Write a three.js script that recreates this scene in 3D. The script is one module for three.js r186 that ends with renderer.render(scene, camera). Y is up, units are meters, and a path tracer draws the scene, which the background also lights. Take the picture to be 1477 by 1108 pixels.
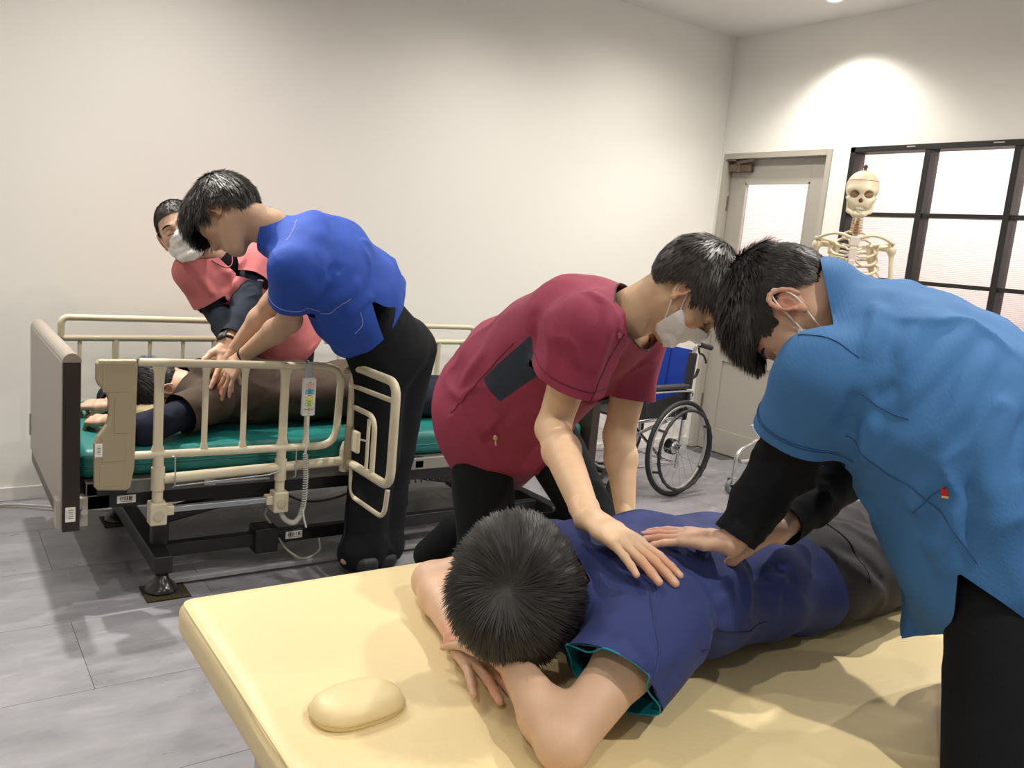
import * as THREE from 'three';
import { ImprovedNoise } from 'three/addons/math/ImprovedNoise.js';
import { RoundedBoxGeometry } from 'three/addons/geometries/RoundedBoxGeometry.js';
import { mergeGeometries } from 'three/addons/utils/BufferGeometryUtils.js';
import { RectAreaLightUniformsLib } from 'three/addons/lights/RectAreaLightUniformsLib.js';

// World: the room's far corner is the origin, x runs along the long white wall (negative = left), z comes towards the viewer, y is up, metres.
const scene = new THREE.Scene();
const camera = new THREE.PerspectiveCamera(49.02, 1477 / 1108, 0.05, 60);
camera.position.set(-4.594, 1.300, 4.179);
camera.up.set(0.0168, 0.9833, -0.1811);
camera.lookAt(-4.594 + 0.5739, 1.300 - 0.1578, 4.179 - 0.8036);
scene.add(camera);
const renderer = new THREE.WebGLRenderer({ antialias: true });
renderer.toneMapping = THREE.LinearToneMapping;
renderer.toneMappingExposure = 1.2;
renderer.shadowMap.enabled = true;
scene.background = new THREE.Color(0x000000);
RectAreaLightUniformsLib.init();
const LAMP_COLOR = new THREE.Color(1.0, 0.945, 0.865);
const CEILING = 2.85;
// recessed ceiling downlights: x, z, intensity (candela), where it hangs, and for turned spots the point they aim at
const DOWNLIGHTS = [
  [-0.34, 1.0, 3.2, 'above the grid window'], [-4.15, 0.2, 20, 'above the headboard', [-3.9, 0, 1.5]], [-5.5, 0.95, 8, 'by the long wall at the left'], [-3.75, 0.95, 7, 'above the hospital bed'], [-2.1, 0.95, 5.5, 'above the footboard'], [-0.95, 0.95, 6.5, 'above the wheelchair'],  // the left lamp of this row is added to brighten the long wall
  [-2.3, 2.75, 10, 'above the far end of the table'], [-4.4, 2.6, 2.5, 'above the left end of the table'], [-3.2, 4.5, 10, 'near the table, over the viewer'], [-5.6, 4.6, 11, 'in the corner behind the viewer'], [-1.0, 3.0, 10, 'above the skeleton'], [-0.9, 5.0, 8, 'near the far wall behind the table'],
];
// ------------------------------------------------------------------ small helpers
let seed = 1;
const rnd = () => { seed = (seed * 1664525 + 1013904223) >>> 0; return seed / 4294967296; };
const rr = (a, b) => a + (b - a) * rnd();
const noiseGen = new ImprovedNoise();
const noise = (x, y, z) => noiseGen.noise(x + 31.7, y + 17.3, z + 53.1);
const add = (a, b) => [a[0] + b[0], a[1] + b[1], a[2] + b[2]];
const sub = (a, b) => [a[0] - b[0], a[1] - b[1], a[2] - b[2]];
const mul = (a, s) => [a[0] * s, a[1] * s, a[2] * s];
const mad = (a, b, s) => [a[0] + b[0] * s, a[1] + b[1] * s, a[2] + b[2] * s];
const dot = (a, b) => a[0] * b[0] + a[1] * b[1] + a[2] * b[2];
const cross = (a, b) => [a[1] * b[2] - a[2] * b[1], a[2] * b[0] - a[0] * b[2], a[0] * b[1] - a[1] * b[0]];
const len = (a) => Math.hypot(a[0], a[1], a[2]);
const nrm = (a) => mul(a, 1 / (len(a) || 1));
const mix = (a, b, t) => [a[0] + (b[0] - a[0]) * t, a[1] + (b[1] - a[1]) * t, a[2] + (b[2] - a[2]) * t];
const orth = (a, n) => nrm(mad(a, n, -dot(a, n)));           // a made perpendicular to the unit vector n
const clamp = (x, a, b) => Math.min(b, Math.max(a, x));
const smooth = (a, b, x) => { const t = clamp((x - a) / (b - a), 0, 1); return t * t * (3 - 2 * t); };
const toV = (a) => new THREE.Vector3(a[0], a[1], a[2]);

// ------------------------------------------------------------------ naming
const taken = new Map();
function numbered(name) {
  const n = taken.get(name) || 0; taken.set(name, n + 1);
  return n ? name + '_' + String(n).padStart(3, '0') : name;
}
function dress(o) { o.traverse((c) => { if (c.isMesh) { c.castShadow = true; c.receiveShadow = true; } }); return o; }
function thing(name, label, category, at = [0, 0, 0], turn = 0, group) {
  const g = new THREE.Group(); g.name = numbered(name); g.position.set(...at); g.rotation.y = turn;
  g.userData = { label, category }; if (group) g.userData.group = group;
  scene.add(g); return g;
}
function part(parent, name, geo, mat, label) {
  const list = Array.isArray(geo) ? geo : [geo];
  if (list.length > 1) {                                       // pieces that do not touch become parts of their own
    const bb = list.map((q) => { q.computeBoundingBox(); return q.boundingBox.clone().expandByScalar(0.002); }), id = list.map((_, i) => i);
    for (let i = 0; i < list.length; i++) for (let j = 0; j < i; j++) if (id[i] !== id[j] && bb[i].intersectsBox(bb[j])) { const a = id[i], b = id[j]; id.forEach((v, k) => { if (v === a) id[k] = b; }); }
    const sets = [...new Set(id)].map((v) => list.filter((_, k) => id[k] === v));
    if (sets.length > 1) return sets.map((s) => part(parent, name, s, mat, label))[0];
  }
  const g = list.length > 1 ? mergeGeometries(list.map(plain)) : list[0];
  const m = new THREE.Mesh(g, mat); m.name = name; m.castShadow = m.receiveShadow = true;
  if (label) m.userData.label = label;
  parent.add(m); return m;
}
function struct(name, geo, mat, label, parent = scene) {
  const m = part(parent, name, geo, mat); m.userData.kind = 'structure'; if (label) m.userData.label = label; return m;
}
function single(name, label, category, geo, mat, group) {
  const m = part(scene, numbered(name), geo, mat); m.userData = { label, category }; if (group) m.userData.group = group; return m;
}
function plain(g) {                                            // so that any geometries merge
  const n = g.index ? g.toNonIndexed() : g;
  for (const k of Object.keys(n.attributes)) if (!['position', 'normal', 'uv'].includes(k)) n.deleteAttribute(k);
  if (!n.attributes.uv) n.setAttribute('uv', new THREE.BufferAttribute(new Float32Array(n.attributes.position.count * 2), 2));
  return n;
}
// ------------------------------------------------------------------ geometry builders
function box(w, h, d, x = 0, y = 0, z = 0, r = 0, rot) {
  let g;
  if (r > 0) g = new RoundedBoxGeometry(w, h, d, 2, Math.min(r, w / 2.01, h / 2.01, d / 2.01));
  else g = new THREE.BoxGeometry(w, h, d);
  if (rot) g.applyMatrix4(new THREE.Matrix4().makeRotationFromEuler(new THREE.Euler(...rot)));
  g.translate(x, y, z); return g;
}
function span(x0, x1, y0, y1, z0, z1, r = 0) { return box(x1 - x0, y1 - y0, z1 - z0, (x0 + x1) / 2, (y0 + y1) / 2, (z0 + z1) / 2, r); }
function cyl(a, b, r0, r1 = r0, seg = 14) {                   // a solid rod between two points
  const d = sub(b, a), l = len(d), g = new THREE.CylinderGeometry(r1, r0, l, seg, 1);
  g.applyQuaternion(new THREE.Quaternion().setFromUnitVectors(new THREE.Vector3(0, 1, 0), toV(nrm(d))));
  g.translate(...mix(a, b, 0.5)); return g;
}
function ball(c, r, sx = 1, sy = 1, sz = 1, seg = 14) { const g = new THREE.SphereGeometry(r, seg, Math.ceil(seg * 0.7)); g.scale(sx, sy, sz); g.translate(...c); return g; }
// polyline with rounded corners
function rounded(pts, r, closed = false, n = 5) {
  const out = [], m = pts.length;
  for (let i = 0; i < m; i++) {
    if (!closed && (i === 0 || i === m - 1)) { out.push(pts[i]); continue; }
    const p = pts[i], a = pts[(i + m - 1) % m], b = pts[(i + 1) % m];
    const da = sub(a, p), db = sub(b, p), q = Math.min(Array.isArray(r) ? r[i] : r, len(da) * 0.5, len(db) * 0.5);
    const s = mad(p, nrm(da), q), e = mad(p, nrm(db), q);
    for (let k = 0; k <= n; k++) { const t = k / n; out.push(mix(mix(s, p, t), mix(p, e, t), t)); }
  }
  return out;
}
// a tube along a polyline, radius constant or per point, ends capped
function tube(pts, r, closed = false, seg = 10) {
  const P = [], N = [], I = [], m = pts.length; let u = null;
  for (let i = 0; i < m; i++) {
    const a = pts[closed ? (i + m - 1) % m : Math.max(0, i - 1)], b = pts[closed ? (i + 1) % m : Math.min(m - 1, i + 1)];
    const t = nrm(sub(b, a));
    if (!u) u = orth(Math.abs(t[1]) < 0.9 ? [0, 1, 0] : [1, 0, 0], t); else u = orth(u, t);
    const v = cross(t, u), R = Array.isArray(r) ? r[i] : r;
    for (let k = 0; k < seg; k++) {
      const w = k / seg * Math.PI * 2, n = add(mul(u, Math.cos(w)), mul(v, Math.sin(w)));
      N.push(...n); P.push(...mad(pts[i], n, R));
    }
  }
  const rows = closed ? m : m - 1;
  for (let i = 0; i < rows; i++) for (let k = 0; k < seg; k++) {
    const a = i * seg + k, b = i * seg + (k + 1) % seg, c = ((i + 1) % m) * seg + k, d = ((i + 1) % m) * seg + (k + 1) % seg;
    I.push(a, b, c, b, d, c);
  }
  if (!closed) for (const [row, s] of [[0, 1], [m - 1, -1]]) {
    const t = nrm(row ? sub(pts[m - 1], pts[m - 2]) : sub(pts[0], pts[1])), c0 = P.length / 3;
    for (let k = 0; k < seg; k++) { const j = (row * seg + k) * 3; P.push(P[j], P[j + 1], P[j + 2]); N.push(...t); }
    for (let k = 1; k < seg - 1; k++) s > 0 ? I.push(c0, c0 + k + 1, c0 + k) : I.push(c0, c0 + k, c0 + k + 1);
  }
  const g = new THREE.BufferGeometry();
  g.setAttribute('position', new THREE.Float32BufferAttribute(P, 3)); g.setAttribute('normal', new THREE.Float32BufferAttribute(N, 3));
  g.setAttribute('uv', new THREE.Float32BufferAttribute(new Float32Array(P.length / 3 * 2), 2)); g.setIndex(I);
  return g;
}
function spline(pts, n = 24, closed = false) {
  const c = new THREE.CatmullRomCurve3(pts.map(toV), closed, 'catmullrom', 0.5);
  return c.getPoints(n).slice(0, closed ? n : n + 1).map((v) => [v.x, v.y, v.z]);
}
function coil(pts, n, R, r) {                                  // helix around a path
  const path = spline(pts, n * 10), out = []; let u = null;
  for (let i = 0; i < path.length; i++) {
    const t = nrm(sub(path[Math.min(i + 1, path.length - 1)], path[Math.max(0, i - 1)]));
    u = u ? orth(u, t) : orth([0.3, 0.2, 1], t);
    const v = cross(t, u), w = i / 10 * Math.PI * 2;
    out.push(add(path[i], add(mul(u, Math.cos(w) * R), mul(v, Math.sin(w) * R))));
  }
  return tube(out, r, false, 5);
}
function torus(c, axis, R, r, seg = 64, rs = 10) {
  const g = new THREE.TorusGeometry(R, r, rs, seg);
  g.applyQuaternion(new THREE.Quaternion().setFromUnitVectors(new THREE.Vector3(0, 0, 1), toV(nrm(axis)))); g.translate(...c); return g;
}
function slab(shape, depth, bevel = 0) {                       // 2D outline [[x,y]...] extruded along z from 0 to depth
  const s = new THREE.Shape(shape.map((p) => new THREE.Vector2(p[0], p[1])));
  return new THREE.ExtrudeGeometry(s, { depth: depth - 2 * bevel, bevelEnabled: bevel > 0, bevelSize: bevel, bevelThickness: bevel, bevelOffset: -bevel, bevelSegments: 2, curveSegments: 8 }).translate(0, 0, bevel);
}
// ------------------------------------------------------------------ materials and textures
const lin = (r, g, b) => new THREE.Color().setRGB(r, g, b);
function mat(color, roughness = 0.6, extra = {}) {
  const { phys, ...rest } = extra;
  const M = phys ? THREE.MeshPhysicalMaterial : THREE.MeshStandardMaterial;
  return new M({ color: Array.isArray(color) ? lin(...color) : color, roughness, side: THREE.DoubleSide, ...rest });
}
function texture(w, h, fn, color = true, repeat = [1, 1]) {   // fn(u, v) -> grey or [r, g, b], 0..1 sRGB
  const data = new Uint8Array(w * h * 4);
  for (let y = 0; y < h; y++) for (let x = 0; x < w; x++) {
    const c = fn(x / w, y / h, x, y), i = (y * w + x) * 4, rgb = Array.isArray(c) ? c : [c, c, c];
    for (let k = 0; k < 3; k++) data[i + k] = clamp(Math.round(rgb[k] * 255), 0, 255);
    data[i + 3] = 255;
  }
  const t = new THREE.DataTexture(data, w, h, THREE.RGBAFormat);
  t.wrapS = t.wrapT = THREE.RepeatWrapping; t.magFilter = THREE.LinearFilter; t.minFilter = THREE.LinearMipmapLinearFilter; t.generateMipmaps = true;
  if (color) t.colorSpace = THREE.SRGBColorSpace;
  t.repeat.set(...repeat); t.needsUpdate = true; return t;
}
// noise that repeats after n cells on the unit square
const wrapNoise = (u, v, n, s) => {
  const a = noise(u * n, v * n, s), b = noise((u - 1) * n, v * n, s), c = noise(u * n, (v - 1) * n, s), d = noise((u - 1) * n, (v - 1) * n, s);
  return (a * (1 - u) + b * u) * (1 - v) + (c * (1 - u) + d * u) * v;
};
const weaveBump = texture(256, 256, (u, v, x, y) => 0.5 + 0.22 * Math.sin(x * Math.PI / 2) * Math.sin(y * Math.PI / 2) + 0.5 * wrapNoise(u, v, 24, 2) + 0.3 * wrapNoise(u, v, 60, 5), false, [9, 9]);
const skinBump = texture(256, 256, (u, v) => 0.5 + 0.5 * wrapNoise(u, v, 40, 1) + 0.3 * wrapNoise(u, v, 90, 3), false, [14, 14]);
const leatherBump = texture(256, 256, (u, v) => 0.5 + 0.5 * wrapNoise(u, v, 30, 7) + 0.35 * wrapNoise(u, v, 64, 9), false, [5, 5]);
const fabric = (c, r = 0.85, bump = 0.0006) => mat(c, r, { phys: true, bumpMap: weaveBump, bumpScale: bump, sheen: Math.max(...c) < 0.05 ? 0.03 : 0.2, sheenRoughness: 0.6, specularIntensity: Math.max(...c) < 0.05 ? 0.35 : 0.7, sheenColor: lin(...c).lerp(lin(1, 1, 1), 0.25) });

// ------------------------------------------------------------------ distance fields for bodies and clothes
// A primitive is { lo, hi, f } with f(x, y, z) the signed distance.
function cap(a, b, ra, rb = ra) {
  const R = Math.max(ra, rb), d = sub(b, a), dd = dot(d, d) || 1e-9;
  return { lo: [0, 1, 2].map((i) => Math.min(a[i], b[i]) - R), hi: [0, 1, 2].map((i) => Math.max(a[i], b[i]) + R),
    f: (x, y, z) => {
      const px = x - a[0], py = y - a[1], pz = z - a[2]; let t = (px * d[0] + py * d[1] + pz * d[2]) / dd; t = t < 0 ? 0 : t > 1 ? 1 : t;
      return Math.hypot(px - d[0] * t, py - d[1] * t, pz - d[2] * t) - (ra + (rb - ra) * t);
    } };
}
function ell(c, r, F = [[1, 0, 0], [0, 1, 0], [0, 0, 1]]) {    // ellipsoid with axes F
  const R = Math.max(...r);
  return { lo: c.map((v) => v - R), hi: c.map((v) => v + R), f: (x, y, z) => {
    const p = [x - c[0], y - c[1], z - c[2]]; let k0 = 0, k1 = 0;
    for (let i = 0; i < 3; i++) { const q = dot(p, F[i]) / r[i]; k0 += q * q; const s = q / r[i]; k1 += s * s; }
    k0 = Math.sqrt(k0); k1 = Math.sqrt(k1); return k1 < 1e-6 ? -Math.min(...r) : k0 * (k0 - 1) / k1;
  } };
}
// oval sweep between two sections { c, l (sideways unit vector), a (half width), b (half depth) }
function oval(A, B, e = 0.6) {
  const d = sub(B.c, A.c), L = len(d), T = nrm(d), R = Math.max(A.a, A.b, B.a, B.b);
  const l0 = orth(A.l, T), l1 = orth(B.l, T);
  return { lo: [0, 1, 2].map((i) => Math.min(A.c[i], B.c[i]) - R), hi: [0, 1, 2].map((i) => Math.max(A.c[i], B.c[i]) + R),
    f: (x, y, z) => {
      const p = [x - A.c[0], y - A.c[1], z - A.c[2]], s = dot(p, T), t = clamp(s / L, 0, 1);
      const l = nrm(mix(l0, l1, t)), f = cross(T, l), a = A.a + (B.a - A.a) * t, b = A.b + (B.b - A.b) * t, w = Math.min(a, b) * e;
      const q = mad(p, T, -t * L), x1 = dot(q, l), y1 = dot(q, f), z1 = s - t * L;
      const k0 = Math.sqrt((x1 / a) ** 2 + (y1 / b) ** 2 + (z1 / w) ** 2), k1 = Math.sqrt((x1 / a / a) ** 2 + (y1 / b / b) ** 2 + (z1 / w / w) ** 2);
      return k1 < 1e-6 ? -Math.min(a, b) : k0 * (k0 - 1) / k1;
    } };
}
class Field {
  constructor(prims, h, pad = 0.03) {                          // prims: [prim, k] pairs decide the extent
    this.h = h; const lo = [9, 9, 9], hi = [-9, -9, -9];
    for (const [p] of prims) for (let i = 0; i < 3; i++) { lo[i] = Math.min(lo[i], p.lo[i]); hi[i] = Math.max(hi[i], p.hi[i]); }
    this.lo = lo.map((v) => v - pad); this.n = hi.map((v, i) => Math.ceil((v + pad - this.lo[i]) / h) + 1);
    this.d = new Float32Array(this.n[0] * this.n[1] * this.n[2]).fill(0.2);
    for (const [p, k] of prims) this.add(p, k);
  }
  each(lo, hi, fn) {
    const { n, h } = this, a = [], b = [];
    for (let i = 0; i < 3; i++) { a[i] = clamp(Math.floor((lo[i] - this.lo[i]) / h), 0, n[i] - 1); b[i] = clamp(Math.ceil((hi[i] - this.lo[i]) / h), 0, n[i] - 1); }
    for (let k = a[2]; k <= b[2]; k++) for (let j = a[1]; j <= b[1]; j++) { let o = (k * n[1] + j) * n[0] + a[0]; for (let i = a[0]; i <= b[0]; i++, o++) fn(o, this.lo[0] + i * h, this.lo[1] + j * h, this.lo[2] + k * h); }
    return this;
  }
  grow(p, m) { return [p.lo.map((v) => v - m), p.hi.map((v) => v + m)]; }
  add(p, k = 0.02) {
    const [lo, hi] = this.grow(p, k + 3 * this.h), D = this.d;
    return this.each(lo, hi, (o, x, y, z) => { const a = D[o], b = p.f(x, y, z), g = Math.max(k - Math.abs(a - b), 0); D[o] = Math.min(a, b) - (k ? g * g / (4 * k) : 0); });
  }
  cut(p, k = 0.01) {
    const [lo, hi] = this.grow(p, k + 3 * this.h), D = this.d;
    return this.each(lo, hi, (o, x, y, z) => { const a = D[o], b = -p.f(x, y, z), g = Math.max(k - Math.abs(a - b), 0); D[o] = Math.max(a, b) + (k ? g * g / (4 * k) : 0); });
  }
  push(fn) {                                                   // raise the surface by fn(x, y, z)
    const D = this.d, H = 0.05;
    return this.each(this.lo, mad(this.lo, this.n, this.h), (o, x, y, z) => { if (Math.abs(D[o]) < H) D[o] -= fn(x, y, z); });
  }
  crease(pts, w, A) {                                          // a fold (A > 0) or a valley (A < 0) along a line laid on the surface
    let L = 0; for (let i = 1; i < pts.length; i++) L += len(sub(pts[i], pts[i - 1]));
    const q = spline(pts, Math.max(12, Math.ceil(L / 0.005))).map((p) => this.project(p)), m = q.length - 1, D = this.d;
    const lo = [0, 1, 2].map((i) => Math.min(...q.map((p) => p[i])) - 2.5 * w), hi = [0, 1, 2].map((i) => Math.max(...q.map((p) => p[i])) + 2.5 * w);
    return this.each(lo, hi, (o, x, y, z) => {
      let best = 9, bt = 0;
      for (let i = 0; i <= m; i++) { const d = (x - q[i][0]) ** 2 + (y - q[i][1]) ** 2 + (z - q[i][2]) ** 2; if (d < best) { best = d; bt = i / m; } }
      D[o] -= A * Math.exp(-best / (w * w)) * Math.min(1, 4 * bt + 0.15) * Math.min(1, 4 * (1 - bt) + 0.15);
    });
  }
  sample(p) {
    const { n, h, d, lo } = this, c = [0, 1, 2].map((i) => clamp((p[i] - lo[i]) / h, 0, n[i] - 1.001)), a = c.map(Math.floor), f = c.map((v, i) => v - a[i]);
    let s = 0; for (let k = 0; k < 8; k++) { const x = k & 1, y = (k >> 1) & 1, z = k >> 2; s += d[((a[2] + z) * n[1] + a[1] + y) * n[0] + a[0] + x] * (x ? f[0] : 1 - f[0]) * (y ? f[1] : 1 - f[1]) * (z ? f[2] : 1 - f[2]); }
    return s;
  }
  grad(p) { const e = this.h * 0.9; return nrm([0, 1, 2].map((i) => { const a = [...p], b = [...p]; a[i] += e; b[i] -= e; return this.sample(a) - this.sample(b); })); }
  project(p, off = 0) { let q = p; for (let i = 0; i < 12; i++) { const d = this.sample(q) - off; q = mad(q, this.grad(q), -clamp(d, -0.03, 0.03) * 0.8); } return q; }
  mesh() {
    const { n, h, d, lo } = this, [nx, ny, nz] = n, id = new Int32Array(nx * ny * nz).fill(-1), p = [], I = [];
    for (let k = 0; k < nz - 1; k++) for (let j = 0; j < ny - 1; j++) for (let i = 0; i < nx - 1; i++) {
      const o = (k * ny + j) * nx + i, v = [d[o], d[o + 1], d[o + nx], d[o + nx + 1], d[o + nx * ny], d[o + nx * ny + 1], d[o + nx * ny + nx], d[o + nx * ny + nx + 1]];
      let m = 0; for (let c = 0; c < 8; c++) if (v[c] < 0) m |= 1 << c;
      if (m === 0 || m === 255) continue;
      let sx = 0, sy = 0, sz = 0, cnt = 0;
      for (let c = 0; c < 8; c++) for (let b = 1; b < 8; b <<= 1) if (!(c & b)) {
        const e = c | b; if ((v[c] < 0) === (v[e] < 0)) continue;
        const t = v[c] / (v[c] - v[e]); cnt++;
        sx += (c & 1) + (b === 1 ? t : 0); sy += ((c >> 1) & 1) + (b === 2 ? t : 0); sz += (c >> 2) + (b === 4 ? t : 0);
      }
      id[o] = p.length / 3; p.push(lo[0] + (i + sx / cnt) * h, lo[1] + (j + sy / cnt) * h, lo[2] + (k + sz / cnt) * h);
    }
    const st = [1, nx, nx * ny];
    for (let k = 1; k < nz - 1; k++) for (let j = 1; j < ny - 1; j++) for (let i = 1; i < nx - 1; i++) {
      const o = (k * ny + j) * nx + i;
      for (let a = 0; a < 3; a++) {
        const s = d[o] < 0, e = d[o + st[a]] < 0; if (s === e) continue;
        const u = st[(a + 1) % 3], w = st[(a + 2) % 3], q = [id[o], id[o - u], id[o - u - w], id[o - w]];
        if (q.some((x) => x < 0)) continue;
        s ? I.push(q[0], q[1], q[2], q[0], q[2], q[3]) : I.push(q[0], q[2], q[1], q[0], q[3], q[2]);
      }
    }
    const N = new Array(p.length);
    for (let i = 0; i < p.length; i += 3) { const g = this.grad([p[i], p[i + 1], p[i + 2]]); N[i] = g[0]; N[i + 1] = g[1]; N[i + 2] = g[2]; }
    return { p, n: N, i: I };
  }
}
function clip(M, f) {                                          // keep where f(point) < 0, cutting triangles along the zero line
  const p = M.p.slice(), n = M.n.slice(), I = [], val = []; const cache = new Map();
  for (let i = 0; i < p.length; i += 3) val.push(f([p[i], p[i + 1], p[i + 2]]));
  const at = (a, b) => {
    const key = a < b ? a * 1e7 + b : b * 1e7 + a; let q = cache.get(key);
    if (q === undefined) {
      const t = val[a] / (val[a] - val[b]); q = p.length / 3; cache.set(key, q);
      for (let c = 0; c < 3; c++) { p.push(p[a * 3 + c] + (p[b * 3 + c] - p[a * 3 + c]) * t); n.push(n[a * 3 + c] + (n[b * 3 + c] - n[a * 3 + c]) * t); }
    }
    return q;
  };
  for (let t = 0; t < M.i.length; t += 3) {
    const v = [M.i[t], M.i[t + 1], M.i[t + 2]], s = v.map((x) => val[x] < 0), c = s.filter(Boolean).length;
    if (c === 3) I.push(...v);
    else if (c === 1) { const k = s.indexOf(true), a = v[k], b = v[(k + 1) % 3], e = v[(k + 2) % 3]; I.push(a, at(a, b), at(a, e)); }
    else if (c === 2) { const k = s.indexOf(false), a = v[k], b = v[(k + 1) % 3], e = v[(k + 2) % 3], x = at(a, b), y = at(a, e); I.push(x, b, e, x, e, y); }
  }
  return compact({ p, n, i: I });
}
function compact(M) {
  const map = new Int32Array(M.p.length / 3).fill(-1), p = [], n = [], i = M.i.map((v) => { if (map[v] < 0) { map[v] = p.length / 3; for (let c = 0; c < 3; c++) { p.push(M.p[v * 3 + c]); n.push(M.n[v * 3 + c]); } } return map[v]; });
  return { p, n, i };
}
function shell(M, t, inset = 0) {                              // cloth of thickness t: outer face, inner face, rim
  const c = M.p.length / 3, p = M.p.slice(), n = M.n.slice(), I = M.i.slice(), E = new Map();
  if (inset) for (let i = 0; i < c * 3; i++) p[i] += M.n[i] * inset;
  for (let i = 0; i < c * 3; i++) { p.push(p[i] - M.n[i] * t); n.push(-M.n[i]); }
  for (let k = 0; k < M.i.length; k += 3) {
    I.push(M.i[k] + c, M.i[k + 2] + c, M.i[k + 1] + c);
    for (let e = 0; e < 3; e++) { const a = M.i[k + e], b = M.i[k + (e + 1) % 3], key = a < b ? a * 1e7 + b : b * 1e7 + a; E.has(key) ? E.set(key, null) : E.set(key, [a, b]); }
  }
  for (const e of E.values()) if (e) I.push(e[0], e[0] + c, e[1], e[1], e[0] + c, e[1] + c);
  return { p, n, i: I };
}
function relax(M, rounds = 1, f = 0.5) {                       // evens out the surface
  const c = M.p.length / 3;
  for (let r = 0; r < rounds; r++) {
    const s = new Float32Array(c * 3), w = new Float32Array(c);
    for (let k = 0; k < M.i.length; k += 3) for (let e = 0; e < 3; e++) { const a = M.i[k + e], b = M.i[k + (e + 1) % 3]; w[a]++; for (let q = 0; q < 3; q++) s[a * 3 + q] += M.p[b * 3 + q]; }
    for (let a = 0; a < c; a++) if (w[a]) for (let q = 0; q < 3; q++) M.p[a * 3 + q] += (s[a * 3 + q] / w[a] - M.p[a * 3 + q]) * f;
  }
  return M;
}
function toGeo(M, colorOf, uvScale = 1) {
  const g = new THREE.BufferGeometry(), c = M.p.length / 3, uv = new Float32Array(c * 2);
  for (let i = 0; i < c; i++) { const x = M.p[i * 3], y = M.p[i * 3 + 1], z = M.p[i * 3 + 2]; uv[i * 2] = (x * 0.92 + z * 0.68) * uvScale; uv[i * 2 + 1] = (y * 0.95 + z * 0.5 - x * 0.45) * uvScale; }
  g.setAttribute('position', new THREE.Float32BufferAttribute(M.p, 3)); g.setAttribute('normal', new THREE.Float32BufferAttribute(M.n, 3));
  g.setAttribute('uv', new THREE.BufferAttribute(uv, 2)); g.setIndex(M.i);
  if (colorOf) { const C = new Float32Array(c * 3); for (let i = 0; i < c; i++) C.set(colorOf([M.p[i * 3], M.p[i * 3 + 1], M.p[i * 3 + 2]]), i * 3); g.setAttribute('color', new THREE.BufferAttribute(C, 3)); }
  return g;
}
function join(...list) {
  const p = [], n = [], i = []; for (const M of list) { const o = p.length / 3; for (const v of M.p) p.push(v); for (const v of M.n) n.push(v); for (const v of M.i) i.push(v + o); }
  return { p, n, i };
}
// the triangles of a geometry as such a mesh
function stitch(F, pts, r = 0.0007, lift = 0.0008, n = 40) { return tube(spline(pts, n).map((q) => F.project(q, lift)), r, false, 5); }
// ================================================================== the room
const X0 = -6.8, Z1 = 6.6;                                     // far ends of the room behind the viewer
const wallTex = texture(256, 256, (u, v) => 0.5 + 0.35 * wrapNoise(u, v, 22, 4) + 0.3 * wrapNoise(u, v, 70, 6), false, [2, 2]);
const M_wall = mat([0.855, 0.845, 0.80], 0.9, { bumpMap: wallTex, bumpScale: 0.0006 });
const M_ceil = mat([0.80, 0.78, 0.75], 0.95);
const M_base = mat([0.77, 0.75, 0.72], 0.5);
// floor: large vinyl tiles that look like poured concrete, each a piece of its own
const tileMaps = [0, 1, 2, 3].map((s) => texture(512, 512, (u, v) => {
  let n = 0.38 * noise(u * 2.3 + s * 9, v * 3.1, s) + 0.3 * noise(u * 6 + s, v * 8, s + 4) + 0.16 * noise(u * 19, v * 26, s) + 0.09 * noise(u * 70, v * 70, s);
  const streak = Math.max(0, noise(u * 5 + 5 * s, v * 9 + noise(u * 4, v * 4, s) * 2, s + 8) - 0.25) * 0.16;
  const g = 0.55 + n * 0.14 + streak * smooth(-0.3, 0.3, noise(u * 5, v * 5, s + 2));
  return [g * 0.965, g * 0.96, g * 1.0];
}));
const floorRough = texture(256, 256, (u, v) => 0.5 + 0.25 * wrapNoise(u, v, 9, 3) + 0.12 * wrapNoise(u, v, 40, 8), false);
const M_tiles = tileMaps.map((m) => mat(0xffffff, 0.75, { map: m, roughnessMap: floorRough, bumpMap: floorRough, bumpScale: 0.0003 }));
const floorMesh = struct('floor', span(X0, 0.12, -0.12, -0.003, -0.12, Z1), mat([0.08, 0.08, 0.085], 0.8), 'grey concrete-look tile floor');
{
  const W = 0.914, D = 0.457;                                  // long tiles, staggered by half
  const geos = [0, 1, 2, 3].map(() => null);
  const g = box(W - 0.0016, 0.0055, D - 0.0016, 0, -0.00275, 0);
  let n = 0;
  for (let j = 0; j * D < Z1; j++) for (let i = -8; i < 1; i++) {
    const x = i * W + (j % 2 ? W / 2 : 0) - 0.56, z = (j + 0.5) * D - 0.02;
    const x0 = Math.max(X0, x - W / 2), x1 = Math.min(0, x + W / 2); if (x1 - x0 < 0.05) continue;
    const whole = x1 - x0 > W - 0.01;
    const m = part(floorMesh, 'floor_tile', whole ? g : box(x1 - x0 - 0.0016, 0.0055, D - 0.0016, 0, -0.00275, 0), M_tiles[(n * 7 + j * 3) % 4]);
    m.position.set((x0 + x1) / 2, 0, z); if (whole && (n * 5 + j) % 3 === 0) m.rotation.y = Math.PI; n++;
  }
}
struct('wall_back', span(X0, 0.12, 0, CEILING, -0.12, 0), M_wall, 'long white wall behind the hospital bed');
struct('wall_left', span(X0 - 0.12, X0, -0.12, CEILING, -0.12, Z1), M_wall);
struct('wall_front', span(X0, 0.12, 0, CEILING, Z1, Z1 + 0.12), M_wall);
struct('ceiling', span(X0, 1.7, CEILING, CEILING + 0.12, -0.12, Z1), M_ceil, 'white ceiling');
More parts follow.
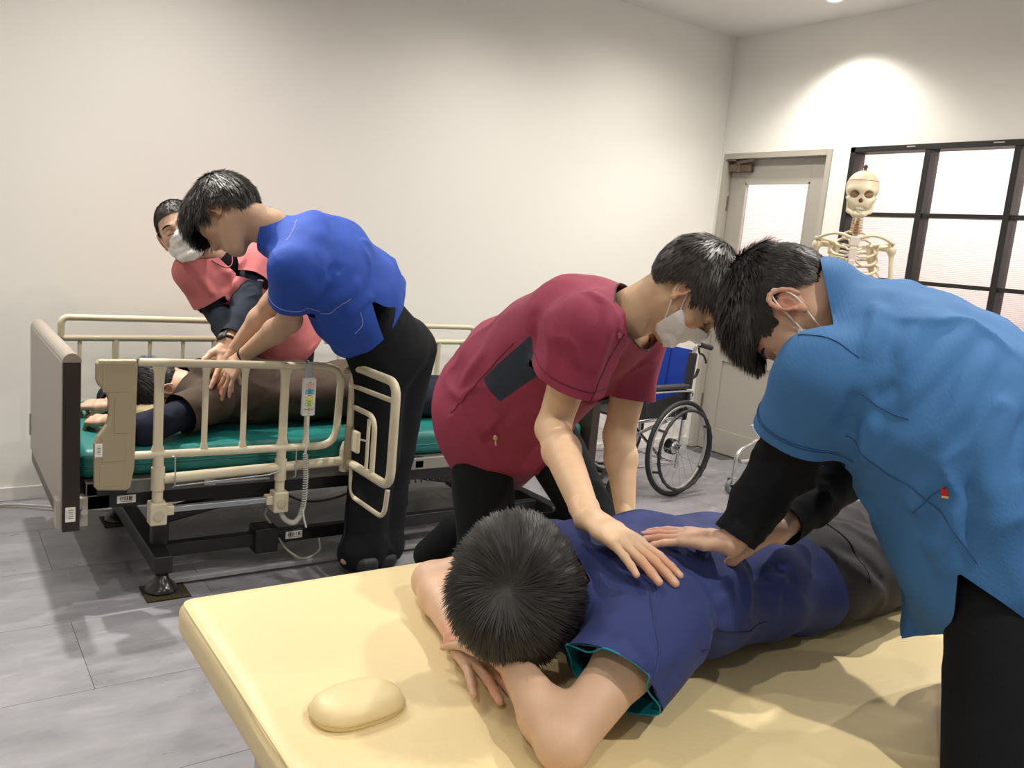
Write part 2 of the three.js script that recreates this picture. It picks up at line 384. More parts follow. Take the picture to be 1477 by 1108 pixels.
struct('baseboard_back', [span(X0, 0, 0, 0.06, 0, 0.009, 0.002)], M_base, 'low white vinyl skirting along the long wall');
// right wall around the door and the window
const DOOR = { z0: 0.034, z1: 0.892, top: 2.08 }, WIN = { z0: 1.024, z1: 3.42, y0: 0.58, y1: 2.081 };
struct('wall_right', [
  span(0, 0.12, 0, CEILING, 0, DOOR.z0), span(0, 0.12, DOOR.top, CEILING, DOOR.z0, DOOR.z1), span(0, 0.12, 0, CEILING, DOOR.z1, WIN.z0),
  span(0, 0.12, WIN.y1, CEILING, WIN.z0, WIN.z1), span(0, 0.12, 0, WIN.y0, WIN.z0, WIN.z1), span(0, 0.12, 0, CEILING, WIN.z1, Z1),
], M_wall, 'white wall with the door and the black grid window');
struct('baseboard_right', [span(-0.009, 0, 0, 0.06, DOOR.z1, Z1, 0.002)], M_base, 'low white vinyl skirting beside the door');
// ---- corridor behind the door and the window
const M_corr = mat([0.86, 0.83, 0.82], 0.9);
struct('wall_corridor', [span(1.58, 1.7, 0, CEILING, -0.12, Z1), span(0.12, 1.7, 0, CEILING, -0.24, -0.12), span(0.12, 1.7, 0, CEILING, Z1, Z1 + 0.12)], M_corr, 'pale corridor wall beyond the window');
struct('floor_corridor', span(0.12, 1.7, -0.12, 0, -0.12, Z1), mat([0.3, 0.3, 0.31], 0.7), 'corridor floor beyond the window');
for (const z of [1.1, 3.2]) {
  const t = thing('corridor_ceiling_panel', z < 2 ? 'corridor ceiling light panel beyond the door' : 'corridor ceiling light panel beyond the window', 'light', [0.85, CEILING, z]);
  part(t, 'frame', [span(-0.33, 0.33, -0.03, 0, -0.63, -0.6), span(-0.33, 0.33, -0.03, 0, 0.6, 0.63), span(-0.33, -0.3, -0.03, 0, -0.6, 0.6), span(0.3, 0.33, -0.03, 0, -0.6, 0.6)], mat(0xf4f4f4, 0.5));
  part(t, 'diffuser', span(-0.3, 0.3, -0.02, -0.012, -0.6, 0.6), mat(0xffffff, 0.5, { emissive: new THREE.Color(1, 0.94, 0.93), emissiveIntensity: 1.2 }));
  const L = new THREE.RectAreaLight(new THREE.Color(1, 0.95, 0.93), 16, 0.6, 1.2); L.position.set(0, -0.035, 0); L.rotation.x = -Math.PI / 2; t.add(L);
}
{ // things standing in the corridor, seen as blurred dark patches through the patterned glass
  const t = thing('corridor_shelf', 'dark rack standing in the corridor, blurred through the window glass', 'rack', [1.3, 0, 2.05]);
  for (const z of [-0.28, 0.28]) for (const x of [-0.14, 0.14]) part(t, 'post', span(x - 0.012, x + 0.012, 0, 1.52, z - 0.012, z + 0.012), mat(0x3a3634, 0.6));
  for (const y of [0.25, 0.8, 1.25, 1.5]) part(t, 'shelf', span(-0.15, 0.15, y, y + 0.02, -0.3, 0.3), mat(0x6b625e, 0.6));
  const c = thing('corridor_box', 'dark box on the corridor rack, blurred through the window glass', 'box', [1.3, 1.27, 2.1]);
  part(c, 'body', box(0.2, 0.2, 0.22, 0, 0.1, 0, 0.01), mat(0x4a4240, 0.7)); part(c, 'lid', box(0.21, 0.02, 0.23, 0, 0.21, 0, 0.005), mat(0x35302e, 0.7));
}
// ---- door
const M_frame = mat([0.43, 0.40, 0.345], 0.5), M_leaf = mat([0.40, 0.375, 0.33], 0.55), M_bronze = mat([0.13, 0.095, 0.065], 0.45, { metalness: 0.4 });
// cross-ribbed glass: the moulded ribs are relief of the pane
const ribGlass = texture(128, 128, (u, v) => { const a = Math.abs(Math.sin(u * Math.PI * 8)), b = Math.abs(Math.sin(v * Math.PI * 8)); return 0.25 + 0.4 * a + 0.35 * b; }, false);
const ribTint = texture(128, 128, (u, v) => { const a = Math.abs(Math.sin(u * Math.PI * 8)) ** 0.5, b = Math.abs(Math.sin(v * Math.PI * 8)) ** 0.35, t = 0.82 + 0.05 * a + 0.13 * b; return [t, t * 0.975, t * 0.97]; });
function ribbed(repeatU, repeatV) {
  const b = ribGlass.clone(); b.repeat.set(repeatU, repeatV); b.needsUpdate = true;
  const m = ribTint.clone(); m.repeat.set(repeatU, repeatV); m.needsUpdate = true;
  return mat([1, 1, 1], 0.09, { phys: true, transmission: 1, thickness: 0, ior: 1.45, map: m, bumpMap: b, bumpScale: 0.004 });
}
{
  const d = new THREE.Group(); d.name = 'door_1'; d.userData = { kind: 'structure', label: 'beige-grey door with a tall patterned glass panel' }; scene.add(d);
  const { z0, z1, top } = DOOR;
  part(d, 'door_frame', [span(-0.012, 0.12, 0, top, z0, z0 + 0.036, 0.003), span(-0.012, 0.12, 0, top, z1 - 0.036, z1, 0.003), span(-0.012, 0.12, top - 0.036, top, z0 + 0.036, z1 - 0.036),
    span(0.085, 0.1, 0, top - 0.03, z0 + 0.03, z0 + 0.052), span(0.085, 0.1, 0, top - 0.03, z1 - 0.052, z1 - 0.03)], M_frame);
  const a = z0 + 0.039, b = z1 - 0.039, x0 = 0.045, x1 = 0.083, g0 = 0.205, g1 = 0.723, gy0 = 0.80, gy1 = 1.888, p0 = 0.17, p1 = 0.655;
  part(d, 'stile', span(x0, x1, 0.006, top - 0.039, a, g0, 0.002), M_leaf);
  part(d, 'stile', span(x0, x1, 0.006, top - 0.039, g1, b, 0.002), M_leaf);
  part(d, 'top_rail', span(x0, x1, gy1, top - 0.039, g0, g1), M_leaf);
  part(d, 'middle_rail', span(x0, x1, p1, gy0, g0, g1), M_leaf);
  part(d, 'bottom_rail', span(x0, x1, 0.006, p0, g0, g1), M_leaf);
  part(d, 'lower_panel', [span(x0 + 0.012, x1 - 0.008, p0, p1, g0, g1)], M_leaf);
  part(d, 'glass_bead', [span(x0 - 0.002, x0 + 0.014, gy0, gy0 + 0.012, g0, g1), span(x0 - 0.002, x0 + 0.014, gy1 - 0.012, gy1, g0, g1), span(x0 - 0.002, x0 + 0.014, gy0, gy1, g0, g0 + 0.01), span(x0 - 0.002, x0 + 0.014, gy0, gy1, g1 - 0.01, g1)], M_frame);
  part(d, 'glass_panel', span(x0 + 0.016, x0 + 0.02, gy0, gy1, g0, g1), ribbed(6, 13), 'patterned translucent glass');
  const c = part(d, 'door_closer', box(0.045, 0.058, 0.185, 0.02, 1.985, 0.175, 0.012), M_bronze, 'dark bronze door closer');
  part(c, 'closer_arm', [cyl([0.0, 2.012, 0.15], [-0.03, 2.025, 0.31], 0.009, 0.007), cyl([-0.03, 2.025, 0.31], [0.02, 2.03, 0.1], 0.007), cyl([0.005, 1.955, 0.17], [0.005, 2.02, 0.17], 0.016), box(0.02, 0.012, 0.09, -0.005, 2.035, 0.1, 0.003)], M_bronze);
  for (const y of [0.3, 1.7]) part(d, 'hinge', cyl([0.036, y, a - 0.002], [0.036, y + 0.1, a - 0.002], 0.007), mat(0x8a8478, 0.35, { metalness: 0.8 }));
  const h = part(d, 'door_handle', [cyl([0.045, 1.0, 0.79], [-0.015, 1.0, 0.79], 0.01), cyl([-0.012, 1.0, 0.8], [-0.012, 1.0, 0.69], 0.009)], M_bronze);
  part(h, 'escutcheon', box(0.006, 0.16, 0.045, 0.043, 0.98, 0.79, 0.002), M_bronze);
}
// ---- black grid window
{
  const w = new THREE.Group(); w.name = 'window_1'; w.userData = { kind: 'structure', label: 'black steel grid window with patterned glass' }; scene.add(w);
  const M_black = mat([0.012, 0.011, 0.011], 0.45), { z0, z1, y0, y1 } = WIN, xa = -0.018, xb = 0.09, f = 0.032;
  part(w, 'window_frame', [span(xa, xb, y1 - f, y1, z0, z1, 0.002), span(xa, xb, y0, y0 + f, z0, z1, 0.002), span(xa, xb, y0, y1, z0, z0 + f, 0.002), span(xa, xb, y0, y1, z1 - f, z1, 0.002)], M_black);
  const cols = [z0 + f / 2]; for (let k = 1; k <= 4; k++) cols.push(1.506 + (k - 1) * 0.476);
  cols.push(z1 - f / 2); const rows = [y0 + f / 2, 0.945, 1.318, 1.691, y1 - f / 2];
  for (let k = 1; k < cols.length - 1; k++) part(w, 'mullion', span(xa + 0.003, xb - 0.01, y0 + f, y1 - f, cols[k] - 0.017, cols[k] + 0.017, 0.002), M_black);
  for (let k = 1; k < rows.length - 1; k++) part(w, 'glazing_bar', span(xa + 0.012, xb - 0.02, rows[k] - 0.0115, rows[k] + 0.0115, z0 + f, z1 - f, 0.002), M_black);
  const G = ribbed(5.2, 4.6);
  for (let c = 0; c < cols.length - 1; c++) for (let r = 0; r < rows.length - 1; r++) part(w, 'pane', span(0.04, 0.044, rows[r], rows[r + 1], cols[c], cols[c + 1]), G);
  for (const [z, wd] of [[1.405, 0.05], [1.885, 0.055]]) part(w, 'maker_plate', box(0.002, 0.006, wd, xa - 0.001, y1 - 0.012, z), mat(0xb9b4ae, 0.5));
}
// ---- ceiling downlights
for (const [x, z, cd, where, aim] of DOWNLIGHTS) {
  const t = thing('ceiling_downlight', 'round recessed ceiling downlight ' + where, 'lamp', [x, CEILING, z], 0, 'recessed ceiling downlights');
  const ring = new THREE.LatheGeometry([[0.036, 0.002], [0.042, -0.008], [0.055, -0.008], [0.058, 0]].map((p) => new THREE.Vector2(...p)), 28);
  part(t, 'trim_ring', ring, mat(0xf2f0ec, 0.4));
  const glow = new THREE.CircleGeometry(0.036, 24); glow.rotateX(Math.PI / 2); glow.translate(0, -0.001, 0);
  part(t, 'lens', glow, mat(0xffffff, 0.4, { emissive: LAMP_COLOR, emissiveIntensity: 6 }));
  const L = new THREE.SpotLight(LAMP_COLOR, cd, 0, aim ? 0.62 : where.includes('grid') ? 1.03 : /wheelchair|skeleton/.test(where) ? 1.44 : 1.28, where.includes('grid') ? 0.35 : 1.0, 2); L.position.set(0, -0.012, 0); L.castShadow = true; L.shadow.radius = 1.6; L.shadow.mapSize.set(1024, 1024);
  const tgt = new THREE.Object3D(); tgt.name = 'aim'; tgt.position.set(...(aim ? sub(aim, [x, CEILING, z]) : [0, -1, 0])); t.add(tgt); L.target = tgt; t.add(L);
}
// ================================================================== hospital bed
const M_cream = mat([0.63, 0.565, 0.41], 0.35), M_creamDark = mat([0.36, 0.30, 0.195], 0.5), M_blackMetal = mat([0.012, 0.012, 0.013], 0.4), M_chrome = mat([0.75, 0.75, 0.76], 0.18, { metalness: 1 }), M_steel = mat([0.55, 0.56, 0.58], 0.32, { metalness: 0.9 });
const woodMap = texture(256, 512, (u, v) => { const n = noise(u * 26, v * 3, 2) * 0.5 + noise(u * 70, v * 6, 4) * 0.4 + noise(u * 6, v * 1.5, 7) * 0.5; return [0.20 + n * 0.045, 0.15 + n * 0.04, 0.13 + n * 0.035]; });
const M_wood = mat(0xffffff, 0.38, { map: woodMap }), M_woodFace = mat([0.29, 0.25, 0.22], 0.36), M_edge = mat([0.02, 0.013, 0.010], 0.45);
function sticker(w, h, kind) {
  const c = document.createElement('canvas'); c.width = 128; c.height = Math.round(128 * h / w); const x = c.getContext('2d');
  x.fillStyle = '#eceae4'; x.fillRect(0, 0, c.width, c.height); x.fillStyle = '#26241f';
  let s = kind; const up = h > w;
  for (let i = 0; i < 30; i++) { s = (s * 73 + 41) % 101; const t = 1 + s % 4, o = 0.16 + 0.68 * i / 30; if (s % 3) { up ? x.fillRect(c.width * 0.3, c.height * o, c.width * 0.5, t) : x.fillRect(c.width * o, c.height * 0.18, t, c.height * 0.48); } }
  up ? x.fillRect(c.width * 0.14, c.height * 0.2, 5, c.height * 0.6) : x.fillRect(c.width * 0.2, c.height * 0.76, c.width * 0.6, 4);
  const t = new THREE.CanvasTexture(c); t.colorSpace = THREE.SRGBColorSpace; return mat(0xffffff, 0.5, { map: t });
}
const bed = thing('hospital_bed', 'electric hospital bed with cream side rails and dark wood end boards', 'bed', [0, 0, 0]);
const BZ0 = 0.29, BZ1 = 1.17;
{
  // head board: dark core, greyish laminate face, rounded top cap
  const hb = part(bed, 'headboard', span(-4.222, -4.172, 0.245, 0.815, 0.262, 1.192, 0.004), M_wood, 'dark wood headboard');
  part(hb, 'outer_face', span(-4.2265, -4.221, 0.30, 0.812, 0.264, 1.1915, 0.002), M_woodFace, 'grey-brown laminate face');
  const capS = []; for (let k = 0; k <= 10; k++) { const w = Math.PI * k / 10; capS.push([-4.197 + 0.028 * Math.cos(w), 0.813 + 0.03 * Math.sin(w)]); }
  part(hb, 'top_cap', slab(capS, 0.932).translate(0, 0, 0.261), M_woodFace);
  part(hb, 'edge_strip', span(-4.2225, -4.1715, 0.246, 0.812, 1.192, 1.195), M_edge);
  part(hb, 'barcode_sticker', box(0.001, 0.05, 0.03, 0, 0, 0).rotateY(-Math.PI / 2).translate(-4.199, 0.305, 1.1957), sticker(0.03, 0.05, 7), 'white barcode sticker');
  part(hb, 'bracket', [span(-4.24, -4.222, 0.255, 0.355, 1.13, 1.19, 0.003), span(-4.172, -4.145, 0.255, 0.355, 1.13, 1.185, 0.003)], mat([0.36, 0.33, 0.28], 0.5));
  part(hb, 'bracket_knob', cyl([-4.158, 0.31, 1.185], [-4.158, 0.31, 1.2], 0.011), M_steel);
  part(hb, 'bumper', span(-4.232, -4.2265, 0.36, 0.45, 0.265, 0.28, 0.002), mat([0.45, 0.43, 0.41], 0.5));
  const fb = part(bed, 'footboard', span(-1.975, -1.925, 0.235, 0.665, 0.262, 1.192, 0.004), M_wood, 'dark wood footboard');
  const capF = []; for (let k = 0; k <= 10; k++) { const w = Math.PI * k / 10; capF.push([-1.95 + 0.028 * Math.cos(w), 0.663 + 0.026 * Math.sin(w)]); }
  part(fb, 'top_cap', slab(capF, 0.932).translate(0, 0, 0.261), M_woodFace);
}
{ // deck, base and lifting gear
  const deck = part(bed, 'deck_frame', [span(-4.15, -1.99, 0.352, 0.40, BZ1 - 0.04, BZ1, 0.004), span(-4.15, -1.99, 0.352, 0.40, BZ0, BZ0 + 0.04, 0.004), span(-4.15, -4.11, 0.352, 0.40, BZ0, BZ1), span(-2.03, -1.99, 0.352, 0.40, BZ0, BZ1)], mat([0.16, 0.155, 0.15], 0.5));
  part(deck, 'corner_cap', [span(-2.92, -2.86, 0.35, 0.403, BZ1 - 0.03, BZ1 + 0.012, 0.012), span(-4.12, -4.02, 0.35, 0.40, BZ1 - 0.03, BZ1 + 0.008, 0.012)], M_blackMetal);
  for (const [a, b] of [[-4.11, -3.36], [-3.34, -3.02], [-3.0, -2.52], [-2.5, -2.03]]) part(deck, 'deck_panel', span(a, b, 0.38, 0.404, BZ0 + 0.04, BZ1 - 0.04, 0.006), mat([0.10, 0.10, 0.105], 0.5));
  part(deck, 'side_cover', span(-3.04, -2.02, 0.353, 0.403, BZ1, BZ1 + 0.012, 0.004), mat([0.24, 0.225, 0.2], 0.5));
  part(deck, 'lower_beam', [span(-4.14, -2.05, 0.30, 0.35, BZ1 - 0.09, BZ1 - 0.02, 0.004), span(-4.14, -2.05, 0.30, 0.35, BZ0 + 0.02, BZ0 + 0.09, 0.004), span(-4.14, -4.07, 0.30, 0.35, BZ0 + 0.02, BZ1 - 0.02, 0.004)], M_blackMetal);
  part(deck, 'barcode_sticker', box(0.06, 0.028, 0.001).translate(-4.02, 0.328, BZ1 - 0.0185), sticker(0.06, 0.028, 3), 'pale barcode sticker');
  part(deck, 'foot_sticker', box(0.075, 0.022, 0.001).translate(-2.62, 0.33, BZ1 - 0.0185), sticker(0.075, 0.022, 11), 'white sticker');
  const base = part(bed, 'base_frame', [span(-3.93, -2.15, 0.085, 0.135, 1.085, 1.125, 0.004), span(-3.93, -2.15, 0.085, 0.135, 0.335, 0.375, 0.004), span(-3.945, -3.885, 0.075, 0.14, 0.335, 1.255, 0.006), span(-2.21, -2.15, 0.075, 0.14, 0.335, 1.255, 0.006)], M_blackMetal);
  part(base, 'control_box', span(-3.56, -3.47, 0.06, 0.16, 1.06, 1.15, 0.008), M_blackMetal);
  part(base, 'barcode_sticker', box(0.068, 0.03, 0.001).translate(-3.40, 0.113, 1.1257), sticker(0.068, 0.03, 5), 'white barcode sticker');
  part(base, 'floor_rail', [span(-3.9, -2.2, 0.012, 0.03, 1.18, 1.2, 0.003)], mat([0.3, 0.3, 0.31], 0.4));
  for (const x of [-3.915, -2.18]) for (const z of [1.225, 0.425]) {
    const foot = new THREE.LatheGeometry([[0, 0.006], [0.052, 0.006], [0.056, 0.014], [0.045, 0.03], [0.026, 0.048], [0.02, 0.075], [0, 0.075]].map((p) => new THREE.Vector2(...p)), 24);
    part(base, 'foot', foot.translate(x, 0, z), mat([0.02, 0.02, 0.022], 0.22));
  }
  for (const x of [-3.9, -2.4]) {
    const s = x < -3 ? 1 : -1;
    part(base, 'lift_bracket', [span(x - 0.03, x + 0.03, 0.13, 0.27, 1.085, 1.13, 0.01), span(x - 0.03, x + 0.03, 0.13, 0.27, 0.33, 0.375, 0.01)], M_blackMetal);
    part(base, 'lift_pivot', [cyl([x, 0.235, 1.12], [x, 0.235, 1.138], 0.011)], mat(0xd8d8d6, 0.35));
    part(base, 'lift_arm', [box(0.62, 0.055, 0.045, x + 0.3 * s, 0.275, 1.05, 0.012, [0, 0, 0.2 * s]), box(0.62, 0.055, 0.045, x + 0.3 * s, 0.275, 0.4, 0.012, [0, 0, 0.2 * s])], M_blackMetal);
  }
  part(base, 'lift_motor', [cyl([-3.62, 0.285, 0.75], [-3.1, 0.3, 0.75], 0.04), box(0.16, 0.11, 0.12, -3.62, 0.27, 0.75, 0.02), span(-3.66, -3.5, 0.24, 0.31, 0.98, 1.06, 0.02)], M_blackMetal);
  part(base, 'actuator_housing', [ball([-3.45, 0.31, 1.02], 0.05, 1.3, 0.9, 0.8), cyl([-2.75, 0.3, 0.6], [-2.3, 0.25, 0.6], 0.035)], mat([0.03, 0.03, 0.03], 0.5));
  part(base, 'support_rod', [cyl([-3.73, 0.372, 1.185], [-3.53, 0.372, 1.185], 0.005), cyl([-3.77, 0.375, 1.185], [-3.73, 0.372, 1.185], 0.011)], M_steel);
}
{ // near side rail
  const z = 1.21, r = 0.0145, tubeR = (pts, q, closed) => tube(rounded(pts, q, closed), r, closed, 12);
  const rail = part(bed, 'side_rail', tubeR([[-4.0, 0.817, z], [-3.275, 0.797, z], [-3.285, 0.49, z], [-4.03, 0.497, z]], 0.075), M_cream, 'cream side rail nearest the viewer');
  for (const [x, wide] of [[-3.935, 1], [-3.781, 0], [-3.645, 0], [-3.497, 1], [-3.406, 0]]) {
    const w = wide ? 0.0155 : 0.0095, yt = 0.817 - 0.028 * (x + 4) / 1.0 * 0.9, s = [[-w * 1.9, yt + 0.002], [w * 1.9, yt + 0.002], [w * 1.15, yt - 0.035], [w, yt - 0.08], [w, 0.53], [w * 1.8, 0.492], [-w * 1.8, 0.492], [-w, 0.53], [-w, yt - 0.08], [-w * 1.15, yt - 0.035]];
    part(rail, 'bar', slab(s, 0.016, 0.004).translate(x, 0, z - 0.008), M_cream);
  }
  // solid end panel with its scooped edge
  const P = [[-4.131, 0.815], [-4.122, 0.826], [-4.01, 0.826], [-4.006, 0.81], [-4.01, 0.46], [-4.022, 0.39], [-4.034, 0.38], [-4.122, 0.388], [-4.132, 0.4], [-4.134, 0.545], [-4.124, 0.572], [-4.098, 0.61], [-4.092, 0.64], [-4.093, 0.69], [-4.1, 0.715], [-4.124, 0.742], [-4.131, 0.76]];
  const pan = part(rail, 'end_panel', slab(P, 0.034, 0.007).translate(0, 0, z - 0.017), M_creamDark, 'darker moulded end panel');
  for (const [x0, x1, y0, y1] of [[-4.112, -4.03, 0.72, 0.808], [-4.075, -4.03, 0.58, 0.70], [-4.112, -4.04, 0.485, 0.565], [-4.118, -4.045, 0.4, 0.475]]) part(rail, 'panel_field', span(x0, x1, y0, y1, z + 0.0165, z + 0.0185, 0.003), M_creamDark);
  part(rail, 'barcode_sticker', box(0.022, 0.046, 0.001).translate(-4.122, 0.527, z + 0.0192), sticker(0.022, 0.046, 9), 'white barcode sticker');
  // lower rail with the two mounting posts
  part(rail, 'lower_rail', tube([[-3.915, 0.408, z], [-3.25, 0.425, z]], 0.0185, false, 14), M_cream);
  part(rail, 'rail_socket', [cyl([-3.242, 0.385, z], [-3.242, 0.47, z], 0.022), cyl([-3.242, 0.47, z], [-3.24, 0.5, z], 0.022, 0.014)], M_cream);
  for (const [x, y] of [[-3.932, 0.497], [-3.499, 0.492]]) {
    part(rail, 'mount_post', [cyl([x, y, z], [x, 0.33, z], 0.018), cyl([x, 0.45, z], [x, 0.37, z], 0.0225)], M_cream);
    part(rail, 'post_sleeve', cyl([x, 0.345, z], [x, 0.3, z], 0.0155), M_chrome);
    const cb = part(rail, 'clamp', [box(0.056, 0.08, 0.06, x, 0.288, z, 0.006), box(0.03, 0.034, 0.04, x + (x < -3.7 ? 0.038 : -0.038), 0.296, z, 0.004)], M_cream);
    part(rail, 'clamp_button', cyl([x, 0.284, z + 0.029], [x, 0.284, z + 0.034], 0.017), mat([0.5, 0.45, 0.33], 0.4));
    part(rail, 'latch_wire', tube(rounded([[x + 0.04, 0.49, z + 0.018], [x + 0.05, 0.49, z + 0.022], [x + 0.052, 0.385, z + 0.022], [x + 0.045, 0.38, z + 0.018]], 0.01), 0.0025, false, 6), M_steel);
  }
  part(rail, 'slide_bar', span(-3.895, -3.53, 0.287, 0.306, z - 0.012, z + 0.012, 0.002), mat([0.42, 0.46, 0.5], 0.3, { metalness: 0.6 }));
  part(rail, 'release_rod', tube([[-3.88, 0.385, z + 0.02], [-3.55, 0.398, z + 0.02], [-3.5, 0.41, z + 0.02]], 0.003, false, 6), M_steel);
  // swing-out grab bar, folded out across the end of the rail
  const x = -3.236, g = part(bed, 'grab_bar', tube(rounded([[x, 0.5, 1.232], [x, 0.803, 1.232], [x, 0.803, 1.59], [x + 0.0, 0.425, 1.59], [x, 0.425, 1.235]], 0.06, false), 0.0165, false, 12), M_cream, 'cream swing-out grab bar');
  part(g, 'cross_bar', tube([[x, 0.728, 1.235], [x, 0.735, 1.58]], 0.0095, false, 10), M_cream);
  part(g, 'inner_loop', tube(rounded([[x, 0.648, 1.235], [x, 0.648, 1.44], [x, 0.43, 1.44]], 0.06), 0.010, false, 10), M_cream);
  part(g, 'inner_bar', tube([[x, 0.63, 1.39], [x, 0.43, 1.39]], 0.007, false, 8), M_cream);
  part(g, 'drop_loop', tube(rounded([[x, 0.41, 1.26], [x, 0.30, 1.27], [x, 0.30, 1.56], [x, 0.41, 1.575]], 0.05), 0.009, false, 10), M_cream);
  part(g, 'hinge_sleeve', [cyl([x, 0.40, 1.232], [x, 0.57, 1.232], 0.0215), cyl([x - 0.03, 0.785, 1.212], [x + 0.005, 0.785, 1.232], 0.013)], M_creamDark);
  part(g, 'lock_plate', [box(0.016, 0.085, 0.06, x, 0.52, 1.285, 0.007)], M_cream);
  part(g, 'lock_lever', tube([[x - 0.005, 0.535, 1.285], [x + 0.05, 0.52, 1.31]], 0.005, false, 8), M_chrome);
}
{ // far side rails
  for (const [x0, x1] of [[-4.115, -3.28], [-2.95, -2.09]]) {
    const z = 0.262, rail = part(bed, 'side_rail', tube(rounded([[x0, 0.765, z], [x0, 0.853, z], [x1, 0.853, z], [x1, 0.765, z]], 0.03), 0.014, false, 10), M_cream, x0 < -3.5 ? 'cream side rail by the wall, at the headboard' : 'cream side rail by the wall, at the footboard');
    part(rail, 'rail', tube([[x0 - 0.004, 0.766, z], [x1 + 0.004, 0.772, z]], 0.014, false, 10), M_cream);
    for (let k = 0; k < 6; k++) { const t = (k + 0.5) / 6, x = x0 + (x1 - x0) * t, w = k % 3 === 1 ? 0.014 : 0.0085; part(rail, 'bar', tube([[x, 0.765, z], [x, 0.49, z]], [w, w], false, 8), M_cream); }
    part(rail, 'lower_rail', tube([[x0, 0.49, z], [x1, 0.49, z]], 0.014, false, 10), M_cream);
    for (const t of [0.2, 0.8]) part(rail, 'mount_post', cyl([x0 + (x1 - x0) * t, 0.5, z], [x0 + (x1 - x0) * t, 0.33, z], 0.016), M_cream);
  }
}
{ // mattress: two teal pads with a seam, lying on the deck
  const m = thing('mattress', 'teal vinyl mattress on the hospital bed', 'mattress', [-3.075, 0.405, 0.715]);
  const M_teal = mat([0.010, 0.165, 0.150], 0.42, { bumpMap: leatherBump, bumpScale: 0.0008 });
  const g = new RoundedBoxGeometry(2.18, 0.102, 0.86, 6, 0.03); g.translate(0, 0.051, 0);
  const a = g.attributes.position; for (let i = 0; i < a.count; i++) { const x = a.getX(i), y = a.getY(i), z = a.getZ(i); a.setY(i, y + 0.006 * noise(x * 3, y * 8, z * 3) * (y > 0.03 ? 1 : 0)); a.setZ(i, z + 0.006 * noise(x * 4, 3, z) * Math.sign(z)); }
  g.computeVertexNormals(); part(m, 'cover', g, M_teal);
  const R = (y, e) => tube(rounded([[-1.09 + e, y, -0.43 + e], [1.09 - e, y, -0.43 + e], [1.09 - e, y, 0.43 - e], [-1.09 + e, y, 0.43 - e]], 0.04, true), 0.0035, true, 6);
  part(m, 'seam', [R(0.045, -0.0015)], mat([0.01, 0.15, 0.14], 0.4));
  part(m, 'care_print', box(0.05, 0.004, 0.001).translate(-0.62, 0.04, 0.4325), mat([0.1, 0.2, 0.45], 0.5));
  part(m, 'corner_loop', torus([1.092, 0.08, 0.36], [0, 0, 1], 0.014, 0.005, 20, 8), M_teal);
}
{ // floor mats under the feet
  const carpet = texture(128, 128, (u, v, x, y) => { const n = (Math.sin(x * 127.1 + y * 311.7) * 43758.5453) % 1, q = Math.abs(n); return q > 0.7 ? [0.42, 0.36, 0.2] : q > 0.4 ? [0.2, 0.17, 0.11] : [0.07, 0.065, 0.055]; });
  const cb = texture(128, 128, (u, v, x, y) => Math.abs((Math.sin(x * 91.3 + y * 47.7) * 23421.6) % 1), false);
  for (const [x, z, l] of [[-3.905, 1.235, 'at the headboard, nearest the viewer'], [-3.905, 0.43, 'at the headboard, by the wall'], [-2.18, 1.235, 'at the footboard, behind the kneeling man'], [-2.18, 0.43, 'at the footboard, by the wall']])
    single('foot_mat', 'square of speckled brown carpet under the bed foot ' + l, 'mat', box(0.145, 0.006, 0.145, x, 0.003, z, 0.002), mat(0xffffff, 0.95, { map: carpet, bumpMap: cb, bumpScale: 0.003 }), 'carpet squares under the bed feet');
}
